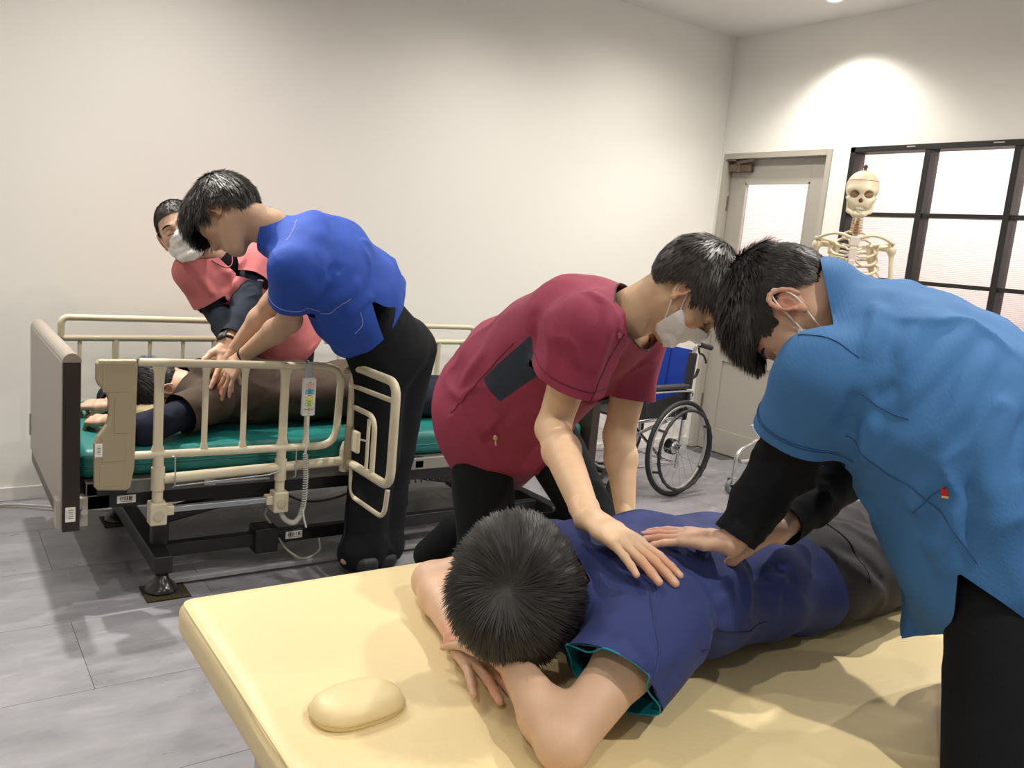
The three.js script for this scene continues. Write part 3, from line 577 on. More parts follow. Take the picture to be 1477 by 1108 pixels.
{ // hand control on the rail
  const t = thing('bed_remote', 'pale bed hand control with coloured buttons hanging on the side rail', 'remote', [-3.414, 0.69, 1.233]);
  const c = document.createElement('canvas'); c.width = 128; c.height = 320; const x = c.getContext('2d');
  x.fillStyle = '#dcdcd6'; x.fillRect(0, 0, 128, 320);
  for (const [y, h, a, b] of [[38, 46, '#d9c3b4', '#eab09c'], [94, 42, '#5fb7cf', '#2f97d2'], [150, 46, '#d8d59a', '#efe04e'], [200, 44, '#b9d9a4', '#8fd04a']]) {
    x.fillStyle = a; x.fillRect(16, y, 96, h); x.fillStyle = b; x.fillRect(46, y, 36, h);
    for (const q of [34, 94]) { x.beginPath(); x.arc(q, y + h * 0.55, 11, 0, 7); x.fillStyle = y > 80 && y < 120 ? '#9fd8e8' : '#eceadf'; x.fill(); x.lineWidth = 3; x.strokeStyle = '#8d8f6a'; x.stroke(); }
    x.fillStyle = '#4a4a46'; x.fillRect(44, y - 7, 38, 5);
  }
  x.fillStyle = '#d98d78'; x.beginPath(); x.arc(64, 268, 14, 0, 7); x.fill(); x.fillStyle = '#55534e'; x.fillRect(16, 265, 28, 6); x.fillRect(86, 265, 26, 6); x.fillRect(50, 303, 24, 4); x.beginPath(); x.arc(64, 16, 4, 0, 7); x.fill();
  const tex = new THREE.CanvasTexture(c); tex.colorSpace = THREE.SRGBColorSpace;
  part(t, 'body', box(0.052, 0.148, 0.022, 0, 0, 0.0, 0.01), mat([0.66, 0.66, 0.62], 0.45));
  part(t, 'keypad', box(0.046, 0.138, 0.0012, 0, 0.0, 0.0113), mat(0xffffff, 0.45, { map: tex }), 'coloured button field');
  part(t, 'hook', [box(0.03, 0.055, 0.006, -0.001, 0.095, -0.005, 0.003), torus([0, 0.113, -0.023], [1, 0, 0], 0.018, 0.004, 24, 8)], mat([0.42, 0.44, 0.46], 0.4));
  part(t, 'strain_relief', cyl([0, -0.072, 0], [0, -0.09, 0], 0.008, 0.006), mat([0.62, 0.62, 0.58], 0.5));
  part(t, 'cable', tube(spline([[0, -0.088, 0], [0.004, -0.14, 0.004], [-0.002, -0.19, 0.01], [-0.004, -0.215, 0.01]], 16), 0.0042, false, 8), mat([0.62, 0.62, 0.58], 0.5));
  part(t, 'coiled_cable', coil([[-0.004, -0.215, 0.01], [0.002, -0.32, 0.012], [-0.004, -0.43, 0.012], [-0.03, -0.485, 0.005], [-0.065, -0.47, -0.02], [-0.075, -0.42, -0.05]], 60, 0.0085, 0.0024), mat([0.66, 0.66, 0.62], 0.5), 'spiral cable');
  part(t, 'cable_tail', tube(spline([[-0.006, -0.43, 0.02], [0.0, -0.47, 0.022], [0.012, -0.505, 0.018]], 10), 0.004, false, 7), mat([0.7, 0.7, 0.67], 0.5));
}
const M_cable = mat([0.42, 0.41, 0.38], 0.5);
single('power_cable', 'grey power cable running along the floor beside the headboard', 'cable', tube(spline([[-6.2, 0.008, 0.2], [-4.9, 0.008, 0.16], [-4.45, 0.008, 0.12], [-4.3, 0.012, 0.1], [-4.12, 0.02, 0.22], [-3.95, 0.02, 0.33], [-3.8, 0.09, 0.42]], 60), 0.006, false, 8), M_cable);
single('control_cable', 'thin grey cable looping under the bed by the control box', 'cable', tube(spline([[-3.32, 0.3, 1.05], [-3.43, 0.27, 1.07], [-3.5, 0.2, 1.07], [-3.48, 0.15, 1.1], [-3.44, 0.07, 1.14], [-3.38, 0.03, 1.18], [-3.31, 0.05, 1.17], [-3.3, 0.09, 1.14]], 50), 0.005, false, 7), M_cable);
single('drive_cable', 'dark cable sagging under the bed deck', 'cable', tube(spline([[-3.42, 0.25, 0.98], [-3.3, 0.2, 1.0], [-3.15, 0.22, 1.02], [-3.02, 0.31, 1.04]], 30), 0.005, false, 7), mat([0.12, 0.11, 0.1], 0.5));
single('coiled_cable', 'grey coiled cable under the foot end of the bed deck', 'cable', coil([[-2.95, 0.285, 1.1], [-2.8, 0.29, 1.1], [-2.66, 0.315, 1.1], [-2.6, 0.35, 1.1]], 16, 0.016, 0.003), mat([0.3, 0.3, 0.29], 0.5));
// ================================================================== treatment table
const M_vinyl = mat([0.77, 0.63, 0.35], 0.42, { bumpMap: leatherBump, bumpScale: 0.0005 });
const TT = 0.52;                                               // height of its top
{
  const t = thing('treatment_table', 'wide treatment table with a cream yellow padded vinyl top', 'table', [-3.165, 0, 3.02]);
  const w = 2.0, d = 1.15, th = 0.085;
  // padded top, thickness th, with a shallow dip around the face opening
  const S = new THREE.BoxGeometry(w, th, d, 100, 10, 60), a = S.attributes.position, r = 0.028;
  for (let i = 0; i < a.count; i++) {
    let x = a.getX(i), y = a.getY(i), z = a.getZ(i);
    const q = [w / 2 - r, th / 2 - r, d / 2 - r], c = [clamp(x, -q[0], q[0]), clamp(y, -q[1], q[1]), clamp(z, -q[2], q[2])];
    const v = sub([x, y, z], c), L = len(v);
    if (L > 1e-6) { const p = mad(c, v, r / Math.max(L, r)); if (L > r * 0.999) { x = p[0]; y = p[1]; z = p[2]; } }
    const e = Math.hypot((x + 0.835) / 0.135, (z + 0.035) / 0.085), dip = y > 0.02 ? 0.012 * Math.exp(-((e - 0.75) ** 2) * 2.2) : 0;
    a.setXYZ(i, x, y - dip + (y > 0.02 ? 0.0016 * noise(x * 5, 1, z * 5) : 0), z);
  }
  S.computeVertexNormals(); S.translate(0, TT - th / 2, 0);
  const top = part(t, 'padded_top', S, M_vinyl, 'cream yellow vinyl pad');
  const e = 0.0085; part(top, 'piping', tube(rounded([[-w / 2 + e, TT - 0.0075, -d / 2 + e], [w / 2 - e, TT - 0.0075, -d / 2 + e], [w / 2 - e, TT - 0.0075, d / 2 - e], [-w / 2 + e, TT - 0.0075, d / 2 - e]], 0.03, true), 0.0024, true, 8), M_vinyl);
  part(t, 'base_board', box(w - 0.06, 0.02, d - 0.06, 0, TT - th - 0.01, 0, 0.003), mat([0.25, 0.2, 0.14], 0.6));
  const Mf = mat([0.5, 0.46, 0.38], 0.4);
  part(t, 'frame', [box(w - 0.2, 0.05, 0.04, 0, 0.39, 0.42, 0.004), box(w - 0.2, 0.05, 0.04, 0, 0.39, -0.42, 0.004), box(0.04, 0.05, 0.84, -0.86, 0.39, 0, 0.004), box(0.04, 0.05, 0.84, 0.86, 0.39, 0, 0.004)], Mf);
  for (const x of [-0.84, 0.84]) for (const z of [-0.42, 0.42]) { const l = part(t, 'leg', box(0.05, 0.41, 0.05, x, 0.21, z, 0.006), Mf); part(l, 'rubber_foot', cyl([x, 0, z], [x, 0.014, z], 0.03), mat(0x1a1a1a, 0.7)); }
  // oval plug closing the face opening
  const p = thing('face_hole_plug', 'oval cream vinyl plug sitting in the face opening of the table', 'plug', [-4.0, TT - 0.004, 2.985]);
  const prof = [[0, 0.028], [0.55, 0.0275], [0.8, 0.024], [0.94, 0.016], [1.0, 0.005], [0.98, -0.006], [0.9, -0.01], [0, -0.01]], seg = 56, P = [], I = [];
  for (const [s, y] of prof) for (let k = 0; k < seg; k++) { const w2 = k / seg * Math.PI * 2, c = Math.cos(w2), q = Math.sin(w2), L = 0.081, W = 0.056, n = 2.6; const rad = 1 / Math.pow(Math.pow(Math.abs(c) / L, n) + Math.pow(Math.abs(q) / W, n), 1 / n); P.push(c * rad * s, y, q * rad * s); }
  for (let j = 0; j < prof.length - 1; j++) for (let k = 0; k < seg; k++) { const A = j * seg + k, B = j * seg + (k + 1) % seg; I.push(A, B, A + seg, B, B + seg, A + seg); }
  const g = new THREE.BufferGeometry(); g.setAttribute('position', new THREE.Float32BufferAttribute(P, 3)); g.setIndex(I); g.computeVertexNormals();
  g.setAttribute('uv', new THREE.Float32BufferAttribute(P.filter((_, i) => i % 3 !== 1), 2));
  part(p, 'cushion', g, M_vinyl); const ring = []; for (let k = 0; k < 48; k++) { const w2 = k / 48 * Math.PI * 2, c = Math.cos(w2), q = Math.sin(w2), n = 2.6, rad = 1 / Math.pow(Math.pow(Math.abs(c) / 0.0815, n) + Math.pow(Math.abs(q) / 0.0565, n), 1 / n); ring.push([c * rad, 0.003, q * rad]); }
  part(p, 'seam', tube(ring, 0.0013, true, 6), mat([0.55, 0.42, 0.19], 0.5));
  p.rotation.y = 0.06;
}
// ================================================================== wheelchair
{
  const w = thing('wheelchair', 'folding wheelchair with a bright blue seat back standing by the door', 'wheelchair', [-1.13, 0, 0.71], 0.1);
  // local: x backwards (+) / forwards (-), z = +0.25 near wheel, -0.25 far wheel
  const R = 0.278, M_tyre = mat([0.013, 0.013, 0.014], 0.6), M_rim = mat([0.55, 0.55, 0.54], 0.35, { metalness: 0.7 }), M_pad = mat([0.02, 0.02, 0.022], 0.55), M_blue = fabric([0.008, 0.05, 0.42], 0.6);
  for (const s of [1, -1]) {
    const z = 0.25 * s, c = [0, R, z], wh = part(w, 'rear_wheel', torus(c, [0, 0, 1], R - 0.014, 0.014, 72, 10), M_tyre);
    part(wh, 'rim', torus(c, [0, 0, 1], R - 0.034, 0.01, 72, 8), M_rim);
    const hr = []; for (let k = 0; k < 72; k++) { const a = k / 72 * Math.PI * 2; hr.push([Math.cos(a) * (R - 0.05), R + Math.sin(a) * (R - 0.05), z + 0.05 * s]); }
    part(wh, 'hand_rim', tube(hr, hr.map((_, k) => 0.0088 + (k % 3 === 0 ? 0.0024 : 0)), true, 8), M_pad, 'black hand rim with grip bumps');
    for (let k = 0; k < 6; k++) { const a = k / 6 * Math.PI * 2 + 0.5; part(wh, 'rim_bracket', cyl([Math.cos(a) * (R - 0.036), R + Math.sin(a) * (R - 0.036), z], [Math.cos(a) * (R - 0.052), R + Math.sin(a) * (R - 0.052), z + 0.05 * s], 0.007), M_pad); }
    part(wh, 'hub', [cyl([0, R, z - 0.03], [0, R, z + 0.03], 0.024), cyl([0, R, z + 0.024], [0, R, z + 0.032], 0.033), cyl([0, R, z - 0.032], [0, R, z - 0.024], 0.036)], M_chrome);
    part(wh, 'hub_brake', cyl([0, R, z - 0.07 * s], [0, R, z - 0.03 * s], 0.045), M_pad);
    for (let k = 0; k < 24; k++) { const a = k / 24 * Math.PI * 2, b = a + (k % 2 ? 0.9 : -0.9), o = k % 4 < 2 ? 0.028 : -0.028; part(wh, 'spoke', cyl([Math.cos(b) * 0.03, R + Math.sin(b) * 0.03, z + o], [Math.cos(a) * (R - 0.036), R + Math.sin(a) * (R - 0.036), z], 0.0012, 0.0012, 4), M_steel); }
    const f = 0.19 * s;
    part(w, 'side_frame', [tube(rounded([[0.075, 0.14, f], [0.09, 0.45, f], [0.115, 0.84, f]], 0.05), 0.011, false, 10), tube(rounded([[-0.42, 0.2, f], [-0.42, 0.44, f], [0.09, 0.44, f]], 0.04), 0.011, false, 10), tube([[-0.42, 0.19, f], [0.08, 0.17, f]], 0.01, false, 10), tube(rounded([[0.1, 0.6, f + 0.02 * s], [0.13, 0.575, f + 0.02 * s], [0.12, 0.55, f + 0.02 * s], [0.09, 0.55, f]], 0.02), 0.008, false, 8), tube(rounded([[-0.35, 0.44, f + 0.02 * s], [-0.35, 0.6, f + 0.02 * s], [0.1, 0.6, f + 0.02 * s]], 0.05), 0.01, false, 10)], M_chrome);
    part(w, 'armrest', box(0.36, 0.026, 0.05, -0.115, 0.625, f + 0.02 * s, 0.01), mat([0.03, 0.03, 0.035], 0.6));
    part(w, 'skirt_guard', slab([[-0.34, 0.44], [0.08, 0.44], [0.085, 0.59], [-0.1, 0.56], [-0.34, 0.53]], 0.006).translate(0, 0, f - 0.003), M_pad);
    part(w, 'push_handle', [tube(rounded([[0.115, 0.82, f], [0.125, 0.865, f], [0.17, 0.858, f]], 0.03), 0.011, false, 10)], M_chrome);
    const gr = part(w, 'handle_grip', cyl([0.16, 0.859, f], [0.27, 0.84, f], 0.0155), M_pad, 'black rubber grip');
    part(gr, 'brake_lever', tube(spline([[0.15, 0.845, f], [0.165, 0.81, f], [0.2, 0.8, f], [0.23, 0.77, f], [0.238, 0.75, f]], 16), 0.006, false, 8), M_pad);
    part(w, 'fold_lever', tube(spline([[0.105, 0.66, f], [0.14, 0.68, f + 0.01], [0.16, 0.72, f + 0.01]], 8), 0.009, false, 8), M_pad);
    const cz = 0.17 * s, k = part(w, 'caster', torus([-0.4, 0.075, cz], [0, 0, 1], 0.06, 0.015, 36, 8), M_tyre);
    part(k, 'caster_fork', [cyl([-0.4, 0.075, cz - 0.025], [-0.38, 0.2, cz - 0.025], 0.006), cyl([-0.4, 0.075, cz + 0.025], [-0.38, 0.2, cz + 0.025], 0.006), box(0.04, 0.02, 0.06, -0.38, 0.2, cz, 0.005)], M_chrome);
    part(k, 'caster_hub', cyl([-0.4, 0.075, cz - 0.016], [-0.4, 0.075, cz + 0.016], 0.046), mat(0x555555, 0.5));
    part(w, 'foot_plate', [box(0.14, 0.015, 0.15, -0.55, 0.1, 0.1 * s, 0.005), cyl([-0.43, 0.3, f * 0.9], [-0.54, 0.1, 0.16 * s], 0.01)], M_pad);
    part(w, 'parking_brake', [cyl([-0.28, 0.46, f + 0.03 * s], [-0.3, 0.58, f + 0.03 * s], 0.006), ball([-0.3, 0.585, f + 0.03 * s], 0.013)], M_pad);
  }
  // sling back: blue cloth between two black edge sleeves, a seam down the middle
  const bp = []; const bg = new THREE.PlaneGeometry(0.37, 0.40, 24, 16), ba = bg.attributes.position;
  for (let i = 0; i < ba.count; i++) { const z = ba.getX(i), v = ba.getY(i); ba.setXYZ(i, 0.104 + v * 0.07 + 0.03 * (1 - (z / 0.19) ** 2) + 0.003 * noise(z * 14, v * 14, 2), 0.625 + v, z); }
  bg.computeVertexNormals(); const back = part(w, 'back_sling', bg, M_blue, 'bright blue fabric back');
  part(back, 'edge_sleeve', [box(0.03, 0.39, 0.05, 0.1, 0.62, 0.185, 0.01, [0, 0, -0.07]), box(0.03, 0.39, 0.05, 0.1, 0.62, -0.185, 0.01, [0, 0, -0.07])], M_pad);
  part(back, 'back_seam', tube([0, 1, 2, 3, 4, 5, 6].map((k) => [0.104 + 0.028 - 0.0 + (k / 6 - 0.5) * 0.39 * 0.07 - 0.001, 0.43 + k / 6 * 0.39, 0.0]), 0.003, false, 6), mat([0.006, 0.035, 0.32], 0.6));
  part(w, 'seat_sling', box(0.42, 0.02, 0.37, -0.13, 0.445, 0, 0.008), M_pad);
  part(w, 'cross_brace', [cyl([-0.05, 0.2, 0.19], [-0.05, 0.43, -0.19], 0.01), cyl([-0.05, 0.43, 0.19], [-0.05, 0.2, -0.19], 0.01), cyl([0.08, 0.17, -0.19], [0.08, 0.17, 0.19], 0.008)], M_chrome);
}
// ================================================================== chrome walking frame beyond the table
{
  const t = thing('walking_frame', 'chrome tube walking frame on grey casters in front of the door', 'walking frame', [-0.70, 0, 1.04]);
  const legs = [[0, 0], [0.62, 0], [0.08, 0.5], [0.62, 0.5]];
  part(t, 'side_tube', [tube(rounded([[0, 0.12, 0], [0.0, 0.25, 0], [0.2, 0.325, 0], [0.62, 0.34, 0], [0.62, 0.12, 0]], 0.06), 0.011, false, 10), tube(rounded([[0.08, 0.12, 0.5], [0.08, 0.25, 0.5], [0.26, 0.325, 0.5], [0.62, 0.34, 0.5], [0.62, 0.12, 0.5]], 0.06), 0.011, false, 10)], M_chrome);
  part(t, 'upper_loop', [tube(rounded([[0.18, 0.325, 0], [0.095, 0.405, 0], [0.3, 0.405, 0], [0.55, 0.405, 0]], 0.02), 0.009, false, 10), tube(rounded([[0.24, 0.325, 0.5], [0.175, 0.405, 0.5], [0.55, 0.405, 0.5]], 0.02), 0.009, false, 10)], M_chrome);
  part(t, 'cross_tube', [cyl([0.3, 0.33, 0], [0.3, 0.33, 0.5], 0.01), cyl([0.6, 0.34, 0], [0.6, 0.34, 0.5], 0.01), cyl([0.04, 0.19, 0.0], [0.12, 0.19, 0.0], 0.014)], M_chrome);
  part(t, 'upright', [cyl([0.56, 0.34, 0.06], [0.56, 0.82, 0.06], 0.011), cyl([0.56, 0.34, 0.44], [0.56, 0.82, 0.44], 0.011), cyl([0.3, 0.82, 0.06], [0.6, 0.82, 0.06], 0.012), cyl([0.3, 0.82, 0.44], [0.6, 0.82, 0.44], 0.012)], M_chrome);
  for (const [x, z] of legs) {
    const k = part(t, 'caster', torus([x - 0.012, 0.045, z], [0, 0, 1], 0.031, 0.014, 30, 8), mat([0.16, 0.17, 0.18], 0.5), 'grey rubber caster');
    part(k, 'caster_fork', [cyl([x, 0.12, z], [x, 0.095, z], 0.017), box(0.045, 0.04, 0.008, x - 0.006, 0.08, z + 0.02, 0.003), box(0.045, 0.04, 0.008, x - 0.006, 0.08, z - 0.02, 0.003), cyl([x - 0.012, 0.045, z - 0.022], [x - 0.012, 0.045, z + 0.022], 0.008)], M_chrome);
  }
}
// ================================================================== anatomical skeleton on a rolling stand
{
  const f0 = [-0.997, 1.698, 1.791], t = thing('skeleton_model', 'life-size human skeleton model standing in front of the grid window', 'skeleton', [f0[0], 0, f0[2]], -0.98);
  const M_bone = mat([0.74, 0.65, 0.46], 0.45), M_cart = mat([0.72, 0.63, 0.55], 0.55), M_disc = mat([0.42, 0.19, 0.11], 0.55), M_dark = mat([0.10, 0.05, 0.035], 0.7);
  const hy = f0[1];                                            // skull centre
  const at = (x, y, z) => [x, hy + y, z], E = (x, y, z, a, b, c) => ell(at(x, y, z), [a, b, c]), K = (p, q, a, b) => cap(at(...p), at(...q), a, b);
  const sk = [[E(0, 0.03, -0.015, 0.073, 0.078, 0.09), 0.02], [E(0, -0.02, 0.035, 0.05, 0.05, 0.045), 0.025], [K([0.02, -0.055, 0.05], [-0.02, -0.055, 0.05], 0.024, 0.024), 0.02]];
  for (const s of [1, -1]) sk.push([K([s * 0.012, 0.016, 0.066], [s * 0.052, 0.012, 0.048], 0.008, 0.008), 0.03], [K([s * 0.056, -0.024, 0.04], [s * 0.064, -0.018, 0.0], 0.0065, 0.005), 0.006], [K([s * 0.052, -0.03, 0.05], [s * 0.03, -0.045, 0.06], 0.011, 0.01), 0.012]);
  const F = new Field(sk, 0.003, 0.02);
  for (const s of [1, -1]) { F.cut(E(s * 0.031, -0.008, 0.078, 0.0215, 0.0185, 0.034), 0.003); F.cut(E(s * 0.06, -0.04, 0.02, 0.018, 0.024, 0.024), 0.005); }
  F.cut(K([0, -0.022, 0.09], [0.006, -0.04, 0.085], 0.006, 0.010), 0.002); F.cut(K([0, -0.022, 0.09], [-0.006, -0.04, 0.085], 0.006, 0.010), 0.002);
  for (const s of [1, -1]) part(t, 'socket_inset', ball(at(s * 0.031, -0.006, 0.058), 0.019, 1.05, 0.95, 0.4), mat([0.30, 0.19, 0.11], 0.7), 'brown inset, paint and socket shade in one colour');  // brown insets put the depth shade of the sockets into colour
  part(t, 'nasal_inset', ball(at(0, -0.034, 0.0755), 0.011, 0.85, 1.25, 0.5), mat([0.14, 0.045, 0.03], 0.7), 'dark red inset with the shade of the nose opening in its colour');  // dark inset, shade of the nose opening put into its colour
  const skull = part(t, 'skull', toGeo(F.mesh()), M_bone);
  const jw = [[K([0.018, -0.098, 0.058], [-0.018, -0.098, 0.058], 0.013, 0.013), 0.01]];
  for (const s of [1, -1]) jw.push([K([s * 0.018, -0.096, 0.058], [s * 0.046, -0.08, 0.015], 0.012, 0.010), 0.01], [K([s * 0.046, -0.08, 0.015], [s * 0.054, -0.035, 0.002], 0.010, 0.007), 0.008]);
  part(t, 'jaw', toGeo(new Field(jw, 0.003, 0.02).mesh()), M_bone);
  for (let k = 0; k < 10; k++) { const a = (k - 4.5) * 0.25; part(skull, 'tooth', box(0.0062, 0.011, 0.006, Math.sin(a) * 0.031, hy - 0.073, 0.035 + Math.cos(a) * 0.036, 0.0015), mat([0.8, 0.75, 0.62], 0.35)); part(skull, 'tooth', box(0.0055, 0.010, 0.006, Math.sin(a) * 0.029, hy - 0.085, 0.034 + Math.cos(a) * 0.035, 0.0015), mat([0.8, 0.75, 0.62], 0.35)); }
  part(skull, 'skullcap_seam', tube([...Array(40).keys()].map((k) => { const a = k / 40 * Math.PI * 2; return F.project(at(Math.cos(a) * 0.068, 0.058, -0.015 + Math.sin(a) * 0.088), 0.0003); }), 0.0011, true, 5), M_dark);
  part(skull, 'hanger_screw', [cyl(at(0, 0.1, -0.015), at(0, 0.125, -0.015), 0.007), ball(at(0, 0.125, -0.015), 0.010)], M_dark);
  // spine
  const sp = (u) => [0, hy - (u < 7 / 24 ? 0.09 + u * 24 / 7 * 0.085 : 0.175 + (u - 7 / 24) * 24 / 17 * 0.54), -0.035 - 0.05 * Math.sin(u * Math.PI * 0.9) * (u < 0.6 ? 1 : 0.6) + 0.02 * Math.sin(u * 9)];
  for (let k = 0; k < 24; k++) {
    const u = k / 24, p = sp(u), w = 0.011 + u * 0.011;
    part(t, 'vertebra', [cyl(add(p, [0, -0.008, 0]), add(p, [0, 0.008, 0]), w), cyl(add(p, [-w * 2, 0, -0.018]), add(p, [w * 2, 0, -0.018]), 0.005), cyl(add(p, [0, 0, -0.012]), add(p, [0, -0.012, -0.05]), 0.0055)], M_bone);
    part(t, 'disc', cyl(add(p, [0, -0.0175, 0]), add(p, [0, -0.008, 0]), w * 0.95), k < 7 ? M_disc : M_cart);
  }
  // rib cage
  for (let k = 0; k < 12; k++) for (const s of [1, -1]) {
    const u = 7 / 24 + k / 24 * 1.0, p = sp(u), w = [0.055, 0.08, 0.098, 0.11, 0.12, 0.126, 0.13, 0.132, 0.13, 0.124, 0.11, 0.09][k], drop = 0.03 + k * 0.007, wv = 0, fd = [0.05, 0.07, 0.085, 0.095, 0.1, 0.1, 0.097, 0.09, 0.08, 0.06, 0, 0][k];
    const pts = [add(p, [s * 0.015, 0, -0.012]), add(p, [s * w * 0.6, 0.004, -0.045]), add(p, [s * w, -drop * 0.45, 0.02]), ...(k < 10 ? [add(p, [s * w * 0.8, -drop, 0.06 + fd * 0.45]), add(p, [s * w * 0.42, -drop * 1.15, 0.05 + fd])] : [add(p, [s * w * 0.9, -drop, 0.05])])];
    part(t, 'rib', tube(spline(pts, 22), 0.0066, false, 7), M_bone);
    if (k < 10) { const e = pts[pts.length - 1], sy = hy - 0.235 - Math.min(k, 6) * 0.024; part(t, 'costal_cartilage', tube(spline([e, add(mix(e, [s * 0.016, sy, 0.085], 0.55), [0, -0.004, 0.006]), [s * 0.014, sy, 0.086]], 8), 0.0052, false, 6), M_cart); }
  }
  part(t, 'sternum', [box(0.046, 0.045, 0.012, 0, hy - 0.222, 0.088, 0.006), box(0.034, 0.062, 0.011, 0, hy - 0.278, 0.094, 0.005), box(0.028, 0.06, 0.010, 0, hy - 0.335, 0.097, 0.005), box(0.012, 0.03, 0.007, 0, hy - 0.378, 0.096, 0.003)], M_cart);
  for (const s of [1, -1]) {
    part(t, 'clavicle', tube(spline([[s * 0.02, hy - 0.205, 0.085], [s * 0.07, hy - 0.19, 0.075], [s * 0.12, hy - 0.195, 0.03], [s * 0.165, hy - 0.215, 0.0]], 18), [...Array(19).keys()].map((i) => 0.0065 + 0.002 * Math.abs(i - 9) / 9), false, 8), M_bone);
    const bl = new Field([[oval({ c: [s * 0.085, hy - 0.225, -0.085], l: [1, 0, 0], a: 0.035, b: 0.006 }, { c: [s * 0.095, hy - 0.36, -0.095], l: [1, 0, 0], a: 0.012, b: 0.005 }), 0.01], [cap([s * 0.06, hy - 0.235, -0.1], [s * 0.165, hy - 0.215, -0.03], 0.007, 0.009), 0.008], [cap([s * 0.165, hy - 0.215, -0.03], [s * 0.17, hy - 0.215, 0.0], 0.009, 0.008), 0.008], [cap([s * 0.12, hy - 0.24, -0.05], [s * 0.145, hy - 0.24, -0.025], 0.012, 0.014), 0.008]], 0.005, 0.02);
    part(t, 'scapula', toGeo(bl.mesh()), M_bone);
    const bone = (n, a, b, r, ra, rb) => part(t, n, toGeo(new Field([[cap(a, b, r, r), 0.01], [ell(a, [ra, ra, ra]), 0.02], [ell(b, [rb * 1.25, rb, rb]), 0.02]], 0.005, 0.02).mesh()), M_bone);
    const shd = [s * 0.165, hy - 0.245, -0.02], elb = [s * 0.20, hy - 0.54, -0.03], wr = [s * 0.215, hy - 0.78, 0.01];
    bone('humerus', shd, elb, 0.0105, 0.021, 0.019); bone('radius', add(elb, [s * 0.012, -0.015, 0]), add(wr, [s * 0.012, 0, 0]), 0.007, 0.011, 0.012); bone('ulna', add(elb, [-s * 0.01, 0, -0.006]), add(wr, [-s * 0.01, 0, 0]), 0.0065, 0.014, 0.009);
    part(t, 'carpus', box(0.045, 0.03, 0.02, wr[0], wr[1] - 0.022, wr[2], 0.008), M_bone);
    for (let k = 0; k < 5; k++) { const x = wr[0] + (k - 2) * 0.012; let p = [x, wr[1] - 0.035, wr[2]]; [0.055, 0.034, 0.022, 0.016].forEach((l) => { const q = add(p, [(k - 2) * 0.0035, -l, 0.002]); part(t, 'finger_bone', cyl(p, q, 0.0045, 0.0038, 7), M_bone); p = q; }); }
    const hip = [s * 0.085, hy - 0.83, -0.02], kn = [s * 0.075, hy - 1.215, -0.005], an = [s * 0.07, hy - 1.585, -0.02];
    part(t, 'hip_bone', toGeo(new Field([[oval({ c: [s * 0.09, hy - 0.70, -0.05], l: [0.5 * s, 0, 0.85], a: 0.075, b: 0.008 }, { c: [s * 0.07, hy - 0.80, -0.04], l: [0.5 * s, 0, 0.85], a: 0.04, b: 0.014 }), 0.015], [cap([s * 0.075, hy - 0.82, -0.02], [s * 0.015, hy - 0.855, 0.035], 0.016, 0.010), 0.012], [cap([s * 0.065, hy - 0.82, -0.04], [s * 0.05, hy - 0.905, -0.04], 0.015, 0.013), 0.012], [cap([s * 0.05, hy - 0.905, -0.04], [s * 0.015, hy - 0.87, 0.03], 0.011, 0.009), 0.01]], 0.006, 0.02).mesh()), M_bone);
    bone('femur', add(hip, [s * 0.04, -0.02, 0]), kn, 0.0135, 0.02, 0.03); part(t, 'femoral_neck', [cyl(add(hip, [s * 0.04, -0.02, 0]), hip, 0.013), ball(hip, 0.022)], M_bone);
    bone('tibia', add(kn, [0, -0.045, 0]), an, 0.012, 0.028, 0.018); bone('fibula', add(kn, [s * 0.032, -0.05, -0.01]), add(an, [s * 0.025, 0, 0]), 0.006, 0.010, 0.011); part(t, 'kneecap', ball(add(kn, [0, 0, 0.04]), 0.02, 1, 1.1, 0.6), M_bone);
    part(t, 'heel_bone', toGeo(new Field([[cap(add(an, [0, -0.02, 0]), add(an, [0, -0.055, -0.045]), 0.02, 0.018), 0.015], [cap(add(an, [0, -0.03, 0.01]), add(an, [0, -0.045, 0.06]), 0.022, 0.018), 0.015]], 0.005, 0.02).mesh()), M_bone);
    for (let k = 0; k < 5; k++) { let p = add(an, [(k - 2) * 0.011, -0.045, 0.06]); [0.065, 0.03, 0.018].forEach((l, i) => { const q = add(p, [(k - 2) * 0.004, i ? -0.004 : -0.018, l]); part(t, 'foot_bone', cyl(p, q, 0.0062, 0.005, 7), M_bone); p = q; }); }
  }
  part(t, 'sacrum', toGeo(new Field([[cap([0, hy - 0.74, -0.06], [0, hy - 0.86, -0.09], 0.035, 0.012), 0.01]], 0.006, 0.02).mesh()), M_bone);
  const st = part(t, 'stand_pole', tube(rounded([[0, 0.12, -0.14], [0, hy - 0.8, -0.14], [0, hy - 0.79, -0.07]], 0.03), 0.011, false, 10), M_chrome);
  for (let k = 0; k < 5; k++) { const a = k / 5 * Math.PI * 2 + 0.3, e = [Math.sin(a) * 0.26, 0.075, -0.14 + Math.cos(a) * 0.26]; part(st, 'stand_leg', cyl([0, 0.115, -0.14], e, 0.014, 0.011), mat([0.6, 0.6, 0.6], 0.35)); part(st, 'stand_caster', [torus([e[0], 0.03, e[2]], [1, 0, 0], 0.02, 0.01, 24, 8), cyl([e[0], 0.03, e[2]], [e[0], 0.085, e[2]], 0.007)], mat(0x2a2a2c, 0.5)); }
}
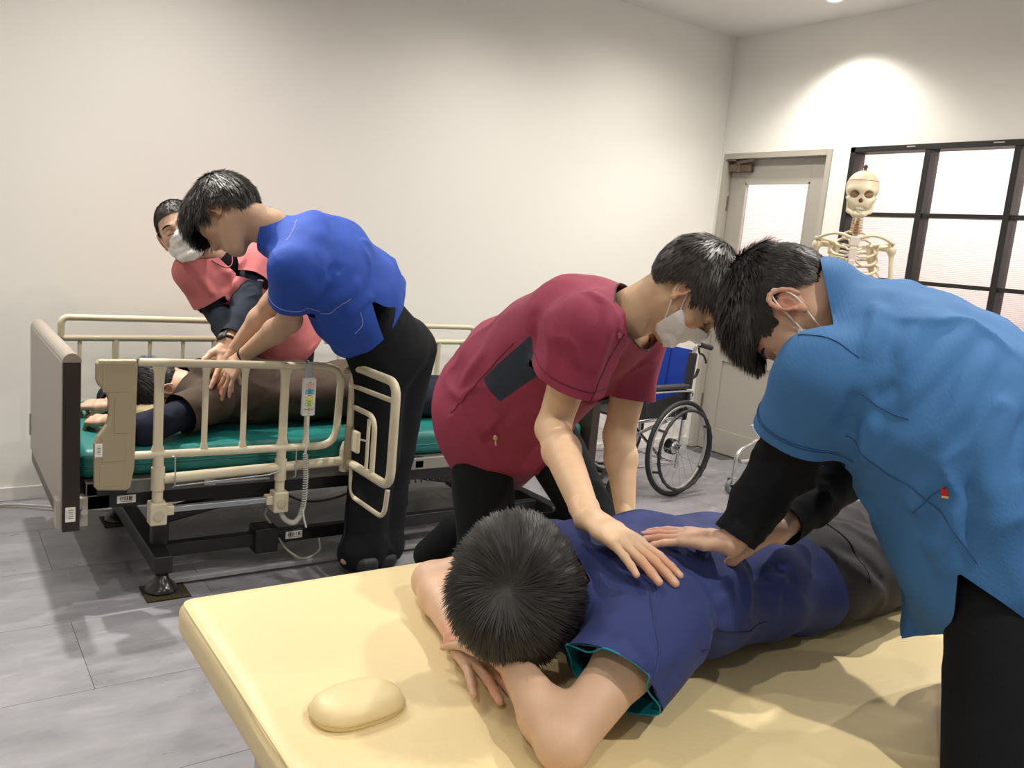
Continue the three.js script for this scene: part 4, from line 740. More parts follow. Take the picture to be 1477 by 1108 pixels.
// ================================================================== people: shared builders
const M_skin = (c) => mat([1, 1, 1], 0.5, { phys: true, vertexColors: true, bumpMap: skinBump, bumpScale: 0.0005, sheen: 0.15, sheenColor: lin(...c), sheenRoughness: 0.5 });
const M_hair = mat([0.018, 0.015, 0.014], 0.48, { phys: true, specularIntensity: 1 }), M_hairBrown = mat([0.026, 0.019, 0.016], 0.42, { phys: true });
const M_mask = mat([0.84, 0.82, 0.78], 0.85, { bumpMap: weaveBump, bumpScale: 0.0005 });
const M_blackCloth = fabric([0.007, 0.008, 0.010], 0.85, 0.0008);
const frame = (up, fwd) => { const Y = nrm(up), Z = orth(fwd, Y); return { X: cross(Y, Z), Y, Z, A: [cross(Y, Z), Y, Z] }; };   // X = the person's left

// head: prims in a local frame (origin between the ears, y to the crown, z to the face)
function buildHead(H, skin, h = 0.003) {
  const F = frame(H.up, H.fwd), s = H.s || 1, c = H.c, W = (x, y, z) => add(c, add(add(mul(F.X, x * s), mul(F.Y, y * s)), mul(F.Z, z * s)));
  const E = (x, y, z, a, b, d, A = F.A) => ell(W(x, y, z), [a * s, b * s, d * s], A), K = (p, q, a, b) => cap(W(...p), W(...q), a * s, b * s);
  const neckBase = H.neck;
  const prims = [
    [E(0, 0.026, -0.012, 0.075, 0.087, 0.097), 0.02], [E(0, -0.02, 0.03, 0.063, 0.085, 0.060), 0.03], [K([0, -0.065, 0.03], [0, -0.103, 0.062], 0.04, 0.022), 0.03],
    [K([0.05, -0.055, 0.0], [0.02, -0.103, 0.06], 0.018, 0.017), 0.03], [K([-0.05, -0.055, 0.0], [-0.02, -0.103, 0.06], 0.018, 0.017), 0.03],
    [E(0.043, -0.03, 0.053, 0.024, 0.026, 0.026), 0.025], [E(-0.043, -0.03, 0.053, 0.024, 0.026, 0.026), 0.025],
    [K([0.012, 0.014, 0.084], [0.046, 0.012, 0.066], 0.009, 0.008), 0.014], [K([-0.012, 0.014, 0.084], [-0.046, 0.012, 0.066], 0.009, 0.008), 0.014],
    [K([0, 0.004, 0.087], [0, -0.037, 0.102], 0.007, 0.0115), 0.012], [E(0.012, -0.04, 0.094, 0.009, 0.008, 0.011), 0.008], [E(-0.012, -0.04, 0.094, 0.009, 0.008, 0.011), 0.008],
    [K([0.012, -0.069, 0.085], [-0.012, -0.069, 0.085], 0.008, 0.008), 0.008], [K([0.01, -0.079, 0.083], [-0.01, -0.079, 0.083], 0.008, 0.008), 0.006],
  ];
  prims.push([cap(W(0, -0.05, -0.035), neckBase, 0.054 * s, 0.06 * s), 0.035], [cap(neckBase, mad(neckBase, sub(neckBase, W(0, -0.05, -0.03)), 0.3), 0.058 * s, 0.05 * s), 0.02]);
  for (const sg of [1, -1]) {                                  // ears with a rolled rim
    const ear = [];
    for (let k = 0; k <= 9; k++) { const a = -0.6 + k / 9 * 4.4; ear.push([sg * (0.082 + 0.006 * Math.sin(a * 0.7)), -0.008 + 0.029 * Math.sin(a), -0.016 - 0.017 * Math.cos(a + 0.1) * 1.0]); }
    prims.push([E(sg * 0.076, -0.012, -0.014, 0.008, 0.027, 0.016), 0.006]);
    for (let k = 0; k < 9; k++) prims.push([K(ear[k], ear[k + 1], 0.0042, 0.0042), 0.003]);
    prims.push([E(sg * 0.08, -0.037, -0.006, 0.006, 0.01, 0.008), 0.004]);
  }
  const f = new Field(prims, h, 0.02);
  for (const sg of [1, -1]) {
    f.cut(E(sg * 0.031, -0.004, 0.089, 0.017, 0.010, 0.012), 0.012);
    f.add(E(sg * 0.031, -0.006, 0.0715, 0.0155, 0.0125, 0.0125), 0.004);        // lids, nearly closed
    f.cut(E(sg * 0.086, -0.01, -0.009, 0.006, 0.012, 0.008), 0.004);            // hollow of the ear
    f.cut(E(sg * 0.009, -0.047, 0.099, 0.004, 0.003, 0.005), 0.003);
  }
  f.cut(K([0.02, -0.074, 0.094], [-0.02, -0.074, 0.094], 0.0022, 0.0022), 0.004);
  return { f, W, F, s, c, toLocal: (p) => { const q = sub(p, c); return [dot(q, F.X) / s, dot(q, F.Y) / s, dot(q, F.Z) / s]; } };
}
// hand: wrist w, finger direction d, back-of-hand normal n, thumb on side t (+1 = n x d)
function handPrims(o) {
  const s = o.s || 1, D = nrm(o.d), N = orth(o.n, D), T = mul(cross(N, D), o.side), P = (a, b, c) => add(o.w, add(add(mul(D, a * s), mul(T, b * s)), mul(N, c * s)));
  const out = [], nails = [];
  const fd = o.el ? nrm(sub(o.el, o.w)) : mul(D, -1), tl = Math.abs(dot(T, fd)) < 0.8 ? T : N;
  out.push([oval({ c: mad(o.w, fd, 0.06), l: tl, a: 0.0295 * s, b: 0.0255 * s }, { c: o.w, l: tl, a: 0.0265 * s, b: 0.0205 * s }), 0.02]);
  out.push([oval({ c: P(0.0, 0, 0), l: T, a: 0.026 * s, b: 0.018 * s }, { c: P(0.045, 0.001, 0.001), l: T, a: 0.037 * s, b: 0.0155 * s }), 0.02]);
  out.push([oval({ c: P(0.045, 0.001, 0.001), l: T, a: 0.037 * s, b: 0.0155 * s }, { c: P(0.083, 0, 0.002), l: T, a: 0.038 * s, b: 0.0125 * s }), 0.012]);
  const Fs = [[0.0295, 0.094, [0.041, 0.026, 0.02], 0.0090], [0.0095, 0.098, [0.045, 0.029, 0.021], 0.0094], [-0.0105, 0.093, [0.041, 0.027, 0.02], 0.0088], [-0.029, 0.084, [0.032, 0.02, 0.018], 0.0078]];
  const Z = (v, a) => { const c = Math.cos(a), q = Math.sin(a); return [v[0] * c, v[1], v[2] * c - v[0] * q]; };
  Fs.forEach(([ty, dx, L, r], i) => {
    const curl = (o.curl && o.curl[i]) || [0.12, 0.18, 0.12], sp = (o.spread ? o.spread[i] : [0.14, 0.03, -0.07, -0.18][i]);
    let p = [dx, ty, 0.0], a = 0; out.push([cap(P(dx - 0.045, ty * 0.8, 0.001), P(dx, ty, 0.001), 0.0085 * s, (r + 0.0012) * s), 0.008]);
    L.forEach((l, k) => {
      a += curl[k]; const dir = [Math.cos(a) * Math.cos(sp), Math.cos(a) * Math.sin(sp), -Math.sin(a)], q = mad(p, dir, l);
      out.push([cap(P(...p), P(...q), (r - k * 0.0006) * s, (r - 0.0006 - k * 0.0007) * s), 0.0035]);
      if (k === 2) { const up = [Math.sin(a) * Math.cos(sp), Math.sin(a) * Math.sin(sp), Math.cos(a)]; nails.push([P(...add(mix(p, q, 0.85), mul(up, r * 0.72))), 0.0068 * s]); }
      p = q;
    });
  });
  const th = o.thumb || [0.75, -0.35, 0.25];                   // out angle, down angle, bend
  let p = [0.022, 0.022, -0.004], out1 = th[0], dn = th[1];
  [[0.042, 0.0165, 0.0125], [0.032, 0.0115, 0.0105], [0.026, 0.0102, 0.0082]].forEach(([l, ra, rb], k) => {
    const dir = [Math.cos(out1) * Math.cos(dn), Math.sin(out1) * Math.cos(dn), Math.sin(dn)], q = mad(p, dir, l);
    out.push([cap(P(...p), P(...q), ra * s, rb * s), k ? 0.005 : 0.014]); p = q; out1 -= th[2];
  });
  return { prims: out, nails, D, N, T };
}
function skinColor(c, spots) {
  return (p) => {
    let k = 0, e = 0; for (const [q, r, kind] of spots) { const d = Math.hypot(p[0] - q[0], p[1] - q[1], p[2] - q[2]); if (d < r) { if (kind) e = Math.max(e, 1 - d / r); else k = 1; } }
    const n = 1 + 0.07 * noise(p[0] * 40, p[1] * 40, p[2] * 40) + 0.05 * noise(p[0] * 12, p[1] * 12, p[2] * 12);
    const base = k ? [c[0] * 1.06, c[1] * 1.0, c[2] * 1.02] : [c[0] * n, c[1] * n * (1 - 0.2 * Math.min(1, e * 2)), c[2] * n * (1 - 0.2 * Math.min(1, e * 2))];
    return base;
  };
}
// one continuous body from joints; returns the group
function buildBody(g, o) {
  const J = o.J, k = o.arm || 1, P = [], bh = o.h || 0.008;
  const sc = mix(J.lsh, J.rsh, 0.5), pc = mix(J.lhip, J.rhip, 0.5), ls = nrm(sub(J.lsh, J.rsh)), lh = nrm(sub(J.lhip, J.rhip));
  const ch = o.chest || mix(sc, pc, 0.35), wa = o.waist || mix(sc, pc, 0.7);
  P.push([oval({ c: mix(sc, ch, 0.1), l: ls, a: 0.13, b: 0.06 }, { c: ch, l: ls, a: 0.13, b: 0.08 }), 0.05], [oval({ c: ch, l: ls, a: 0.13, b: 0.08 }, { c: wa, l: lh, a: 0.115, b: 0.075 }), 0.05], [oval({ c: wa, l: lh, a: 0.115, b: 0.075 }, { c: pc, l: lh, a: 0.13, b: 0.085 }), 0.05]);
  P.push([cap(mix(J.lsh, sc, 0.1), mix(J.rsh, sc, 0.1), 0.036, 0.036), 0.03], [cap(sc, o.head.neck, 0.045, 0.045), 0.04]);
  for (const s of ['l', 'r']) {
    const sh = J[s + 'sh'], el = J[s + 'el'], wr = J[s + 'wr'], m = mix(el, wr, 0.3), mu = mix(sh, el, 0.4);
    P.push([cap(sh, mu, 0.042 * k, 0.045 * k), 0.02], [cap(mu, el, 0.045 * k, 0.037 * k), 0.02], [cap(el, m, 0.037 * k, 0.0385 * k), 0.02], [cap(m, wr, 0.0385 * k, 0.0255), 0.02]);
    if (J[s + 'kn']) {
      const hp = mix(J[s + 'hip'], pc, o.hipIn || 0), kn = J[s + 'kn'], an = J[s + 'an'], to = J[s + 'toe'];
      P.push([cap(hp, kn, o.hipIn ? 0.055 : 0.066, 0.048), 0.03], [cap(kn, mix(kn, an, 0.35), 0.05, 0.05), 0.02], [cap(mix(kn, an, 0.35), an, 0.05, 0.034), 0.02]);
      if (to) P.push([cap(an, to, 0.032, 0.026), 0.02]);
    }
  }
  const body = new Field(P, bh, 0.02).mesh(), head = buildHead(o.head, o.skin, o.headH || 0.003), parts = [body, head.f.mesh()], spots = [];
  for (const hd of o.hands || []) { const left = len(sub(hd.w, J.lwr)) < len(sub(hd.w, J.rwr)); hd.w = left ? J.lwr : J.rwr; hd.el = left ? J.lel : J.rel; const hp = handPrims(hd), hf = new Field(hp.prims, o.handH || 0.003, 0.01); parts.push(hf.mesh()); for (const n of hp.nails) spots.push([...n, 0]); }
  for (const sg of [1, -1]) { spots.push([head.W(sg * 0.084, -0.01, -0.012), 0.04, 1]); spots.push([head.W(sg * 0.05, -0.035, 0.07), 0.03, 1]); }
  if (o.hands) for (const hd of o.hands) spots.push([mad(hd.w, nrm(hd.d), 0.17 * (hd.s || 1)), 0.07, 1]);
  part(g, 'body', toGeo(join(...parts), skinColor(o.skin, spots)), M_skin(o.skin), 'bare skin of head, neck, arms and hands');
  // brows and lash lines
  const br = []; for (const sg of [1, -1]) br.push(tube([0, 1, 2, 3, 4].map((t) => head.f.project(head.W(sg * (0.014 + t * 0.009), 0.016 + 0.004 * Math.sin(t * 0.8), 0.09 - t * 0.004), 0.001)), [0.0018, 0.0032, 0.0034, 0.003, 0.0014].map((v) => v * head.s), false, 6));
  const la = []; for (const sg of [1, -1]) la.push(tube([0, 1, 2, 3, 4].map((t) => head.f.project(head.W(sg * (0.018 + t * 0.0065), -0.012 + 0.002 * Math.cos(t - 2), 0.09 - t * 0.003), 0.0004)), 0.0011 * head.s, false, 5));
  part(g, 'eyebrow', br[0], M_hair); part(g, 'eyebrow', br[1], M_hair); part(g, 'eyelash', la[0], M_hair); part(g, 'eyelash', la[1], M_hair);
  return head;
}
// hair: a cap that follows the skull plus strands; o.line(local) < 0 where hair grows
function buildHair(g, head, o, M = M_hair) {
  const { W, F, s, toLocal } = head, E = (x, y, z, a, b, d) => ell(W(x, y, z), [a * s, b * s, d * s], F.A), t = o.thick || 0.012;
  const prims = [[E(0, 0.026, -0.012, 0.075 + t, 0.087 + t, 0.097 + t), 0.02], [E(0, 0.0, -0.035, 0.07 + t * 0.5, 0.075, 0.072 + t * 0.6), 0.03]];
  if (o.bulk) for (const b of o.bulk) prims.push([E(...b), 0.025]);
  const f = new Field(prims, 0.004, 0.03).push((x, y, z) => 0.002 * noise(x * 55, y * 55, z * 55));
  if (o.shape) f.push((x, y, z) => o.shape(toLocal([x, y, z])));
  const capM = clip(f.mesh(), (p) => o.line(toLocal(p)));
  // strands
  const P = [], N = [], I = [], tri = capM.i.length / 3, area = []; let sum = 0;
  for (let k = 0; k < tri; k++) { const a = capM.p.slice(capM.i[k * 3] * 3, capM.i[k * 3] * 3 + 3), b = capM.p.slice(capM.i[k * 3 + 1] * 3, capM.i[k * 3 + 1] * 3 + 3), c = capM.p.slice(capM.i[k * 3 + 2] * 3, capM.i[k * 3 + 2] * 3 + 3); sum += len(cross(sub(b, a), sub(c, a))); area.push(sum); }
  const whorl = W(...(o.whorl || [0.005, 0.095, -0.055]));
  for (let q = 0; q < o.count; q++) {
    const target = rnd() * sum; let lo = 0, hi = tri - 1; while (lo < hi) { const m = (lo + hi) >> 1; area[m] < target ? lo = m + 1 : hi = m; }
    const v = [0, 1, 2].map((e) => capM.p.slice(capM.i[lo * 3 + e] * 3, capM.i[lo * 3 + e] * 3 + 3)); let b0 = rnd(), b1 = rnd(); if (b0 + b1 > 1) { b0 = 1 - b0; b1 = 1 - b1; }
    let p = add(v[0], add(mul(sub(v[1], v[0]), b0), mul(sub(v[2], v[0]), b1))); const n0 = f.grad(p), L0 = toLocal(p), st = o.strand(L0);
    if (!st || st.len <= 0) continue;
    let away = sub(p, whorl); away = orth(away, n0);
    if (o.swirl) away = nrm(add(away, mul(cross(n0, away), o.swirl)));
    let dir = nrm(add(mul(away, 1 - st.lift), mul(n0, st.lift)));
    if (st.dir) dir = nrm(add(dir, add(add(mul(F.X, st.dir[0]), mul(F.Y, st.dir[1])), mul(F.Z, st.dir[2]))));
    dir = nrm(add(dir, [rr(-1, 1) * st.mess, rr(-1, 1) * st.mess, rr(-1, 1) * st.mess]));
    p = mad(p, n0, -0.004); const seg = o.seg || 5, step = st.len * rr(0.75, 1.15) / seg, w0 = rr(0.6, 1.3) * (o.width || 0.0011), base = P.length / 3;
    for (let k = 0; k <= seg; k++) {
      const n = f.grad(p), side = nrm(cross(dir, n)), w = w0 * (k === seg ? 0.15 : 1 - 0.45 * k / seg);
      P.push(...mad(p, side, -w), ...mad(p, side, w)); const nn = orth(add(n, mul(n0, 0.3)), dir); N.push(...nn, ...nn);
      if (k < seg) { const a = base + k * 2; I.push(a, a + 1, a + 2, a + 1, a + 3, a + 2); }
      dir = nrm(add(dir, [0, -st.grav, 0])); p = mad(p, dir, step);
      const d = f.sample(p); if (d < 0.0012) p = mad(p, f.grad(p), (0.0012 - d) * 0.9);
    }
  }
  part(g, 'hair', toGeo(join(capM, { p: P, n: N, i: I })), M, o.label);
  return f;
}
// face mask: the lower face pushed out, with pleats and ear loops
function buildMask(g, head, o = {}) {
  const { W, F, s, toLocal } = head, E = (x, y, z, a, b, d) => ell(W(x, y, z), [a * s, b * s, d * s], F.A), K = (p, q, a, b) => cap(W(...p), W(...q), a * s, b * s);
  const f = new Field([[E(0, -0.035, 0.04, 0.067, 0.07, 0.06), 0.02], [K([0, -0.075, 0.045], [0, -0.1, 0.066], 0.042, 0.028), 0.03], [K([0, -0.005, 0.088], [0, -0.04, 0.102], 0.012, 0.016), 0.03], [K([0.045, -0.06, 0.02], [0.025, -0.1, 0.06], 0.026, 0.024), 0.03], [K([-0.045, -0.06, 0.02], [-0.025, -0.1, 0.06], 0.026, 0.024), 0.03]], 0.003, 0.02);
  f.push((x, y, z) => { const q = toLocal([x, y, z]); return 0.0022 * Math.max(0, 1 - Math.abs(q[0]) / 0.06) * Math.sign(Math.sin((q[1] + 0.11) * 240)) * 0.6 + 0.0012 * noise(x * 60, y * 60, z * 60); });
  const M = clip(clip(f.mesh(), (p) => { const q = toLocal(p), edge = 0.028 - 0.0 * Math.abs(q[1] + 0.06); return edge - q[2] + 0.10 * Math.max(0, Math.abs(q[1] + 0.055) - 0.035) * 0.4; }), (p) => { const q = toLocal(p), a = Math.abs(q[0]); return Math.max(q[1] - (-0.012 - 0.35 * a + (a < 0.016 ? 0.004 : 0)), -(q[1] + 0.128 - 0.25 * a)); });
  const m = part(g, 'face_mask', toGeo(shell(M, 0.0015)), M_mask, 'white pleated face mask');
  for (const sg of [1, -1]) {
    const loop = [[0.066, -0.042, 0.03], [0.078, -0.02, 0.012], [0.084, 0.012, -0.012], [0.083, 0.016, -0.028], [0.078, -0.02, -0.022], [0.073, -0.055, 0.006], [0.058, -0.085, 0.03]];
    part(m, 'ear_loop', tube(spline(loop.map(([x, y, z]) => { const p = W(sg * x, y, z), d = head.f.sample(p); return d < 0.0015 ? head.f.project(p, 0.0015) : p; }), 30), 0.0016 * s, false, 6), M_mask);
  }
  return f;
}
// garment: distance field -> mesh -> openings cut -> cloth with thickness
function garment(g, name, prims, h, o, M, label) {
  const f = new Field(prims, h, 0.03);
  for (const [pts, w, A] of o.folds || []) f.crease(pts, w, A);
  if (o.push) f.push(o.push);
  let m = relax(f.mesh(), o.relax || 1, 0.4);
  for (const c of o.clips || []) m = clip(m, c);
  const pieces = o.split ? o.split(m, f) : [m];
  const mesh = part(g, name, toGeo(shell(pieces[0], o.thick || 0.0022)), M, label);
  return { f, m, mesh, pieces };
}
const cutEnd = (h, dir, R, T = 0.02) => { const d = nrm(dir); return (p) => { const q = sub(p, h), t = dot(q, d); return Math.min(t + 0.008, R - len(mad(q, d, -t)), T - t); }; };     // opens a sleeve or neck end at h
const cuff = (a, b, ra, rb, h, dir) => { const c = cap(a, b, ra, rb), d = nrm(dir); return { lo: c.lo, hi: c.hi, f: (x, y, z) => Math.max(c.f(x, y, z), (x - h[0]) * d[0] + (y - h[1]) * d[1] + (z - h[2]) * d[2]) }; };
const HAIRLINE = [[-0.12, -0.06], [-0.065, -0.05], [-0.04, -0.012], [-0.022, 0.014], [0.012, 0.014], [0.026, -0.004], [0.04, 0.018], [0.056, 0.048], [0.11, 0.058]];
function hairline(q, up = 0) {                                 // < 0 where hair grows
  let T = q[2] < -0.12 ? -0.06 : 0.058; for (let i = 0; i < HAIRLINE.length - 1; i++) { const [a, x] = HAIRLINE[i], [b, y] = HAIRLINE[i + 1]; if (q[2] >= a && q[2] <= b) T = x + (y - x) * smooth(a, b, q[2]); }
  return T + up - q[1];
}
function hemRing(F, c, d, rmax = 0.13, n = 48) {               // the loop where a plane across the sleeve meets the cloth
  const D = nrm(d), u = orth(Math.abs(D[1]) < 0.9 ? [0, 1, 0] : [1, 0, 0], D), v = cross(D, u), out = [];
  for (let k = 0; k < n; k++) { const a = k / n * Math.PI * 2, q = add(mul(u, Math.cos(a)), mul(v, Math.sin(a))); let t = 0.03; while (t < rmax && F.sample(mad(c, q, t)) < 0) t += 0.0008; out.push(mad(c, q, t + 0.0005)); }
  return out;
}
const cutBelow = (h, dir) => { const d = nrm(dir); return (p) => dot(sub(p, h), d); };
const wrinkle = (amp, s, [a, b, c]) => (x, y, z) => {           // soft swells plus sharp drape ridges
  const w = noise(x * 5, y * 5, z * 5 + 9) * 0.6, r = 1 - Math.abs(noise(x * s * 0.9 * a + w, y * s * 0.9 * b - w, z * s * 0.9 * c + 3)) * 2.2, m = smooth(-0.1, 0.35, noise(x * 6 + 3, y * 6, z * 6));
  return amp * (0.8 * noise(x * s * a, y * s * b, z * s * c) + 0.4 * noise(x * s * 2.3 * a + 7, y * s * 2.3 * b, z * s * 2.3 * c) + 1.3 * m * Math.max(0, r) ** 3);
};
// ================================================================== man lying face down on the treatment table
{
  const g = thing('person', 'person in navy tunic lying face down on the yellow treatment table', 'person', [0, 0, 0], 0);
  const J = { lsh: [-3.53, 0.67, 3.20], lel: [-3.801, 0.565, 3.289], lwr: [-3.766, 0.600, 3.088], rsh: [-3.50, 0.66, 2.84], rel: [-3.683, 0.565, 2.667], rwr: [-3.759, 0.560, 2.917],
    lhip: [-2.93, 0.625, 3.12], rhip: [-2.93, 0.625, 2.95], lkn: [-2.51, 0.595, 3.13], rkn: [-2.52, 0.595, 2.88], lan: [-2.11, 0.58, 3.11], ran: [-2.13, 0.58, 2.8], ltoe: [-2.0, 0.555, 3.12], rtoe: [-2.02, 0.555, 2.8] };
  const skin = [0.62, 0.405, 0.275];
  const o = { J, skin, arm: 1.08, h: 0.006, head: { c: [-3.720, 0.687, 3.032], up: [-0.651, 0.362, 0.667], fwd: [-0.192, -0.887, 0.419], s: 1.06, neck: [-3.56, 0.69, 3.03] }, headH: 0.003,
    chest: [-3.3, 0.645, 3.02], waist: [-3.1, 0.64, 3.03],
    hands: [
      { w: [-3.759, 0.560, 2.917], d: sub([-3.769, 0.545, 3.085], [-3.751, 0.552, 2.915]), n: [0, 1, 0], side: 1, s: 1.1, spread: [0.1, 0.03, -0.05, -0.24], curl: [[0.06, 0.1, 0.08], [0.06, 0.1, 0.08], [0.06, 0.1, 0.08], [0.06, 0.12, 0.1]], thumb: [0.7, -0.1, 0.2] },
      { w: [-3.766, 0.600, 3.088], d: [-0.02, -0.15, -1], n: [0, 1, -0.1], side: -1, s: 1.02, curl: [[0.1, 0.2, 0.1], [0.1, 0.2, 0.1], [0.1, 0.2, 0.1], [0.1, 0.2, 0.1]], thumb: [0.7, -0.2, 0.2] },
    ] };
  const head = buildBody(g, o);
  buildHair(g, head, { thick: 0.02, count: 12000, width: 0.0010, seg: 7, whorl: [0.0, 0.125, -0.012], swirl: 0.3, label: 'black straight hair with a whorl at the crown',
    bulk: [[0, 0.03, 0.0, 0.103, 0.092, 0.09]],
    shape: (q) => -0.014 * Math.exp(-(q[0] ** 2 + (q[1] - 0.13) ** 2 + (q[2] + 0.012) ** 2) / 0.0006),
    line: (q) => hairline(q, -0.02),
    strand: () => ({ len: 0.05, lift: 0.10, mess: 0.07, grav: 0.01 }) });
  // tunic
  const L = [0, 0, 1], sec = (x, y, z, a, b) => ({ c: [x, y, z], l: L, a, b });
  const slL = mix(J.lsh, J.lel, 0.54), slR = mix(J.rsh, J.rel, 0.5), dL = nrm(add(nrm(sub(J.lel, J.lsh)), [0.0, -0.3, 0.05])), dR = nrm(sub(J.rel, J.rsh));
  const S = [sec(-3.63, 0.68, 3.02, 0.115, 0.09), sec(-3.52, 0.65, 3.015, 0.20, 0.122), sec(-3.34, 0.648, 3.025, 0.205, 0.128), sec(-3.15, 0.635, 3.035, 0.19, 0.118), sec(-3.0, 0.632, 3.035, 0.205, 0.122), sec(-2.86, 0.632, 3.035, 0.21, 0.128)];
  const prims = []; for (let i = 0; i < S.length - 1; i++) prims.push([oval(S[i], S[i + 1]), 0.05]);
  const mid = [-3.5, 0.66, 3.02];
  prims.push([cap(mix(J.lsh, mid, 0.3), J.lsh, 0.088, 0.082), 0.05], [cap(J.lsh, mix(J.lsh, J.lel, 0.3), 0.082, 0.084), 0.05], [cuff(mix(J.lsh, J.lel, 0.3), mix(J.lsh, J.lel, 0.75), 0.084, 0.09, slL, dL), 0.03], [cuff(J.rsh, mix(J.rsh, J.rel, 0.75), 0.074, 0.076, slR, dR), 0.04]);
  const F = garment(g, 'tunic', prims, 0.007, {
    folds: [[[[-3.711, 0.770, 3.302], [-3.699, 0.760, 3.374], [-3.674, 0.700, 3.420]], 0.016, 0.0121], [[[-3.699, 0.760, 3.197], [-3.707, 0.780, 3.295]], 0.02, 0.0108], [[[-3.814, 0.710, 3.374], [-3.737, 0.730, 3.374], [-3.681, 0.720, 3.398]], 0.011, -0.0149], [[[-3.744, 0.730, 3.336], [-3.667, 0.740, 3.381]], 0.015, 0.0108],
      [[[-3.282, 0.760, 3.192], [-3.316, 0.730, 3.281], [-3.355, 0.680, 3.304]], 0.012, 0.0135], [[[-3.348, 0.760, 3.204], [-3.399, 0.720, 3.287]], 0.012, 0.0121], [[[-3.224, 0.770, 3.202], [-3.206, 0.740, 3.281], [-3.153, 0.660, 3.281]], 0.012, 0.0108], [[[-3.307, 0.740, 3.240], [-3.164, 0.750, 3.210]], 0.010, -0.0121],
      [[[-3.475, 0.770, 3.217], [-3.467, 0.700, 3.301]], 0.012, 0.0081], [[[-3.649, 0.620, 3.332], [-3.590, 0.660, 3.320]], 0.012, -0.0095], [[[-3.464, 0.740, 3.276], [-3.410, 0.680, 3.295], [-3.380, 0.620, 3.264]], 0.01, 0.0108], [[[-3.190, 0.760, 3.227], [-3.234, 0.720, 3.290], [-3.235, 0.640, 3.281]], 0.01, 0.0108]],
    push: wrinkle(0.0065, 9, [0.7, 1, 1.2]),
    clips: [cutEnd(slL, dL, 0.11), cutEnd(slR, dR, 0.1), cutBelow([-3.045, 0, 3.03], [1, 0, -0.12]), (p) => Math.min(-(p[0] + 3.625 + 0.2 * Math.max(0, 0.70 - p[1])), 0.1 - Math.hypot(p[2] - 3.02, p[1] - 0.71)), (p) => TT + 0.003 - p[1]],
  }, fabric([0.030, 0.045, 0.165], 0.75), 'navy blue short-sleeved tunic');
  part(F.mesh, 'sleeve_lining', toGeo(shell(clip(clip(F.m, (p) => -dot(sub(p, slL), dL) - 0.045), (p) => len(sub(p, slL)) - 0.13), 0.001, -0.0032)), mat([0.0, 0.22, 0.32], 0.7), 'turquoise sleeve lining');
  { // turquoise edge of the sleeve hem
    const u = orth([0, 1, 0], dL), v = cross(dL, u), ring = [];
    for (let k = 0; k < 60; k++) { const a = k / 60 * Math.PI * 2, dir = add(mul(u, Math.cos(a)), mul(v, Math.sin(a))); let t = 0.05; while (t < 0.14 && F.f.sample(mad(slL, dir, t)) < -0.001) t += 0.001; const q = mad(slL, dir, t); if (q[1] > TT + 0.004) ring.push(mad(q, dL, -0.0085)); }
    part(F.mesh, 'sleeve_edge', tube(spline(ring.filter((_, k) => k % 3 === 0), 80, ring.length === 60), 0.0017, ring.length === 60, 6), mat([0.0, 0.24, 0.36], 0.7), 'turquoise hem edge');
  }
  part(F.mesh, 'yoke_seam', stitch(F.f, [[-3.551, 0.780, 3.125], [-3.623, 0.780, 3.294], [-3.639, 0.750, 3.378], [-3.648, 0.720, 3.394]], 0.0014, 0.0006), mat([0.03, 0.045, 0.15], 0.7));
  part(F.mesh, 'side_seam', stitch(F.f, [[-3.521, 0.660, 3.286], [-3.377, 0.640, 3.250], [-3.255, 0.630, 3.234]], 0.0012, 0.0006), mat([0.008, 0.012, 0.05], 0.7));
  // trousers
  const T = [sec(-3.1, 0.625, 3.035, 0.168, 0.102), sec(-2.94, 0.635, 3.035, 0.18, 0.118)];
  const tp = [[oval(T[0], T[1]), 0.05], [oval(T[1], sec(-2.78, 0.625, 3.03, 0.172, 0.104)), 0.05]];
  for (const s of ['l', 'r']) tp.push([cap(J[s + 'hip'], J[s + 'kn'], 0.102, 0.082), 0.05], [cap(J[s + 'kn'], J[s + 'an'], 0.08, 0.062), 0.03], [cap(J[s + 'an'], mix(J[s + 'an'], J[s + 'toe'], 0.6), 0.062, 0.062), 0.02]);
  const tr = garment(g, 'trousers', tp, 0.009, { folds: [[[[-2.9, 0.73, 3.08], [-2.82, 0.72, 3.16], [-2.78, 0.66, 3.21]], 0.014, 0.0182], [[[-2.84, 0.73, 3.04], [-2.74, 0.70, 3.14]], 0.014, 0.0163], [[[-2.76, 0.7, 3.1], [-2.65, 0.68, 3.16]], 0.014, 0.0163], [[[-2.96, 0.70, 3.16], [-2.86, 0.64, 3.21]], 0.012, -0.0146], [[[-2.7, 0.7, 2.95], [-2.6, 0.68, 3.0]], 0.014, 0.0146]], push: wrinkle(0.008, 8, [0.8, 1, 1.3]), clips: [cutEnd(J.lan, sub(J.ltoe, J.lan), 0.12, 0.2), cutEnd(J.ran, sub(J.rtoe, J.ran), 0.12, 0.2), (p) => TT + 0.002 - p[1]] }, fabric([0.045, 0.042, 0.045], 0.85), 'dark grey trousers');
  part(tr.mesh, 'waist_seam', stitch(tr.f, [[-2.955, 0.76, 2.95], [-2.945, 0.765, 3.03], [-2.935, 0.73, 3.14], [-2.93, 0.66, 3.21]], 0.0014), mat([0.01, 0.01, 0.011], 0.8));
}
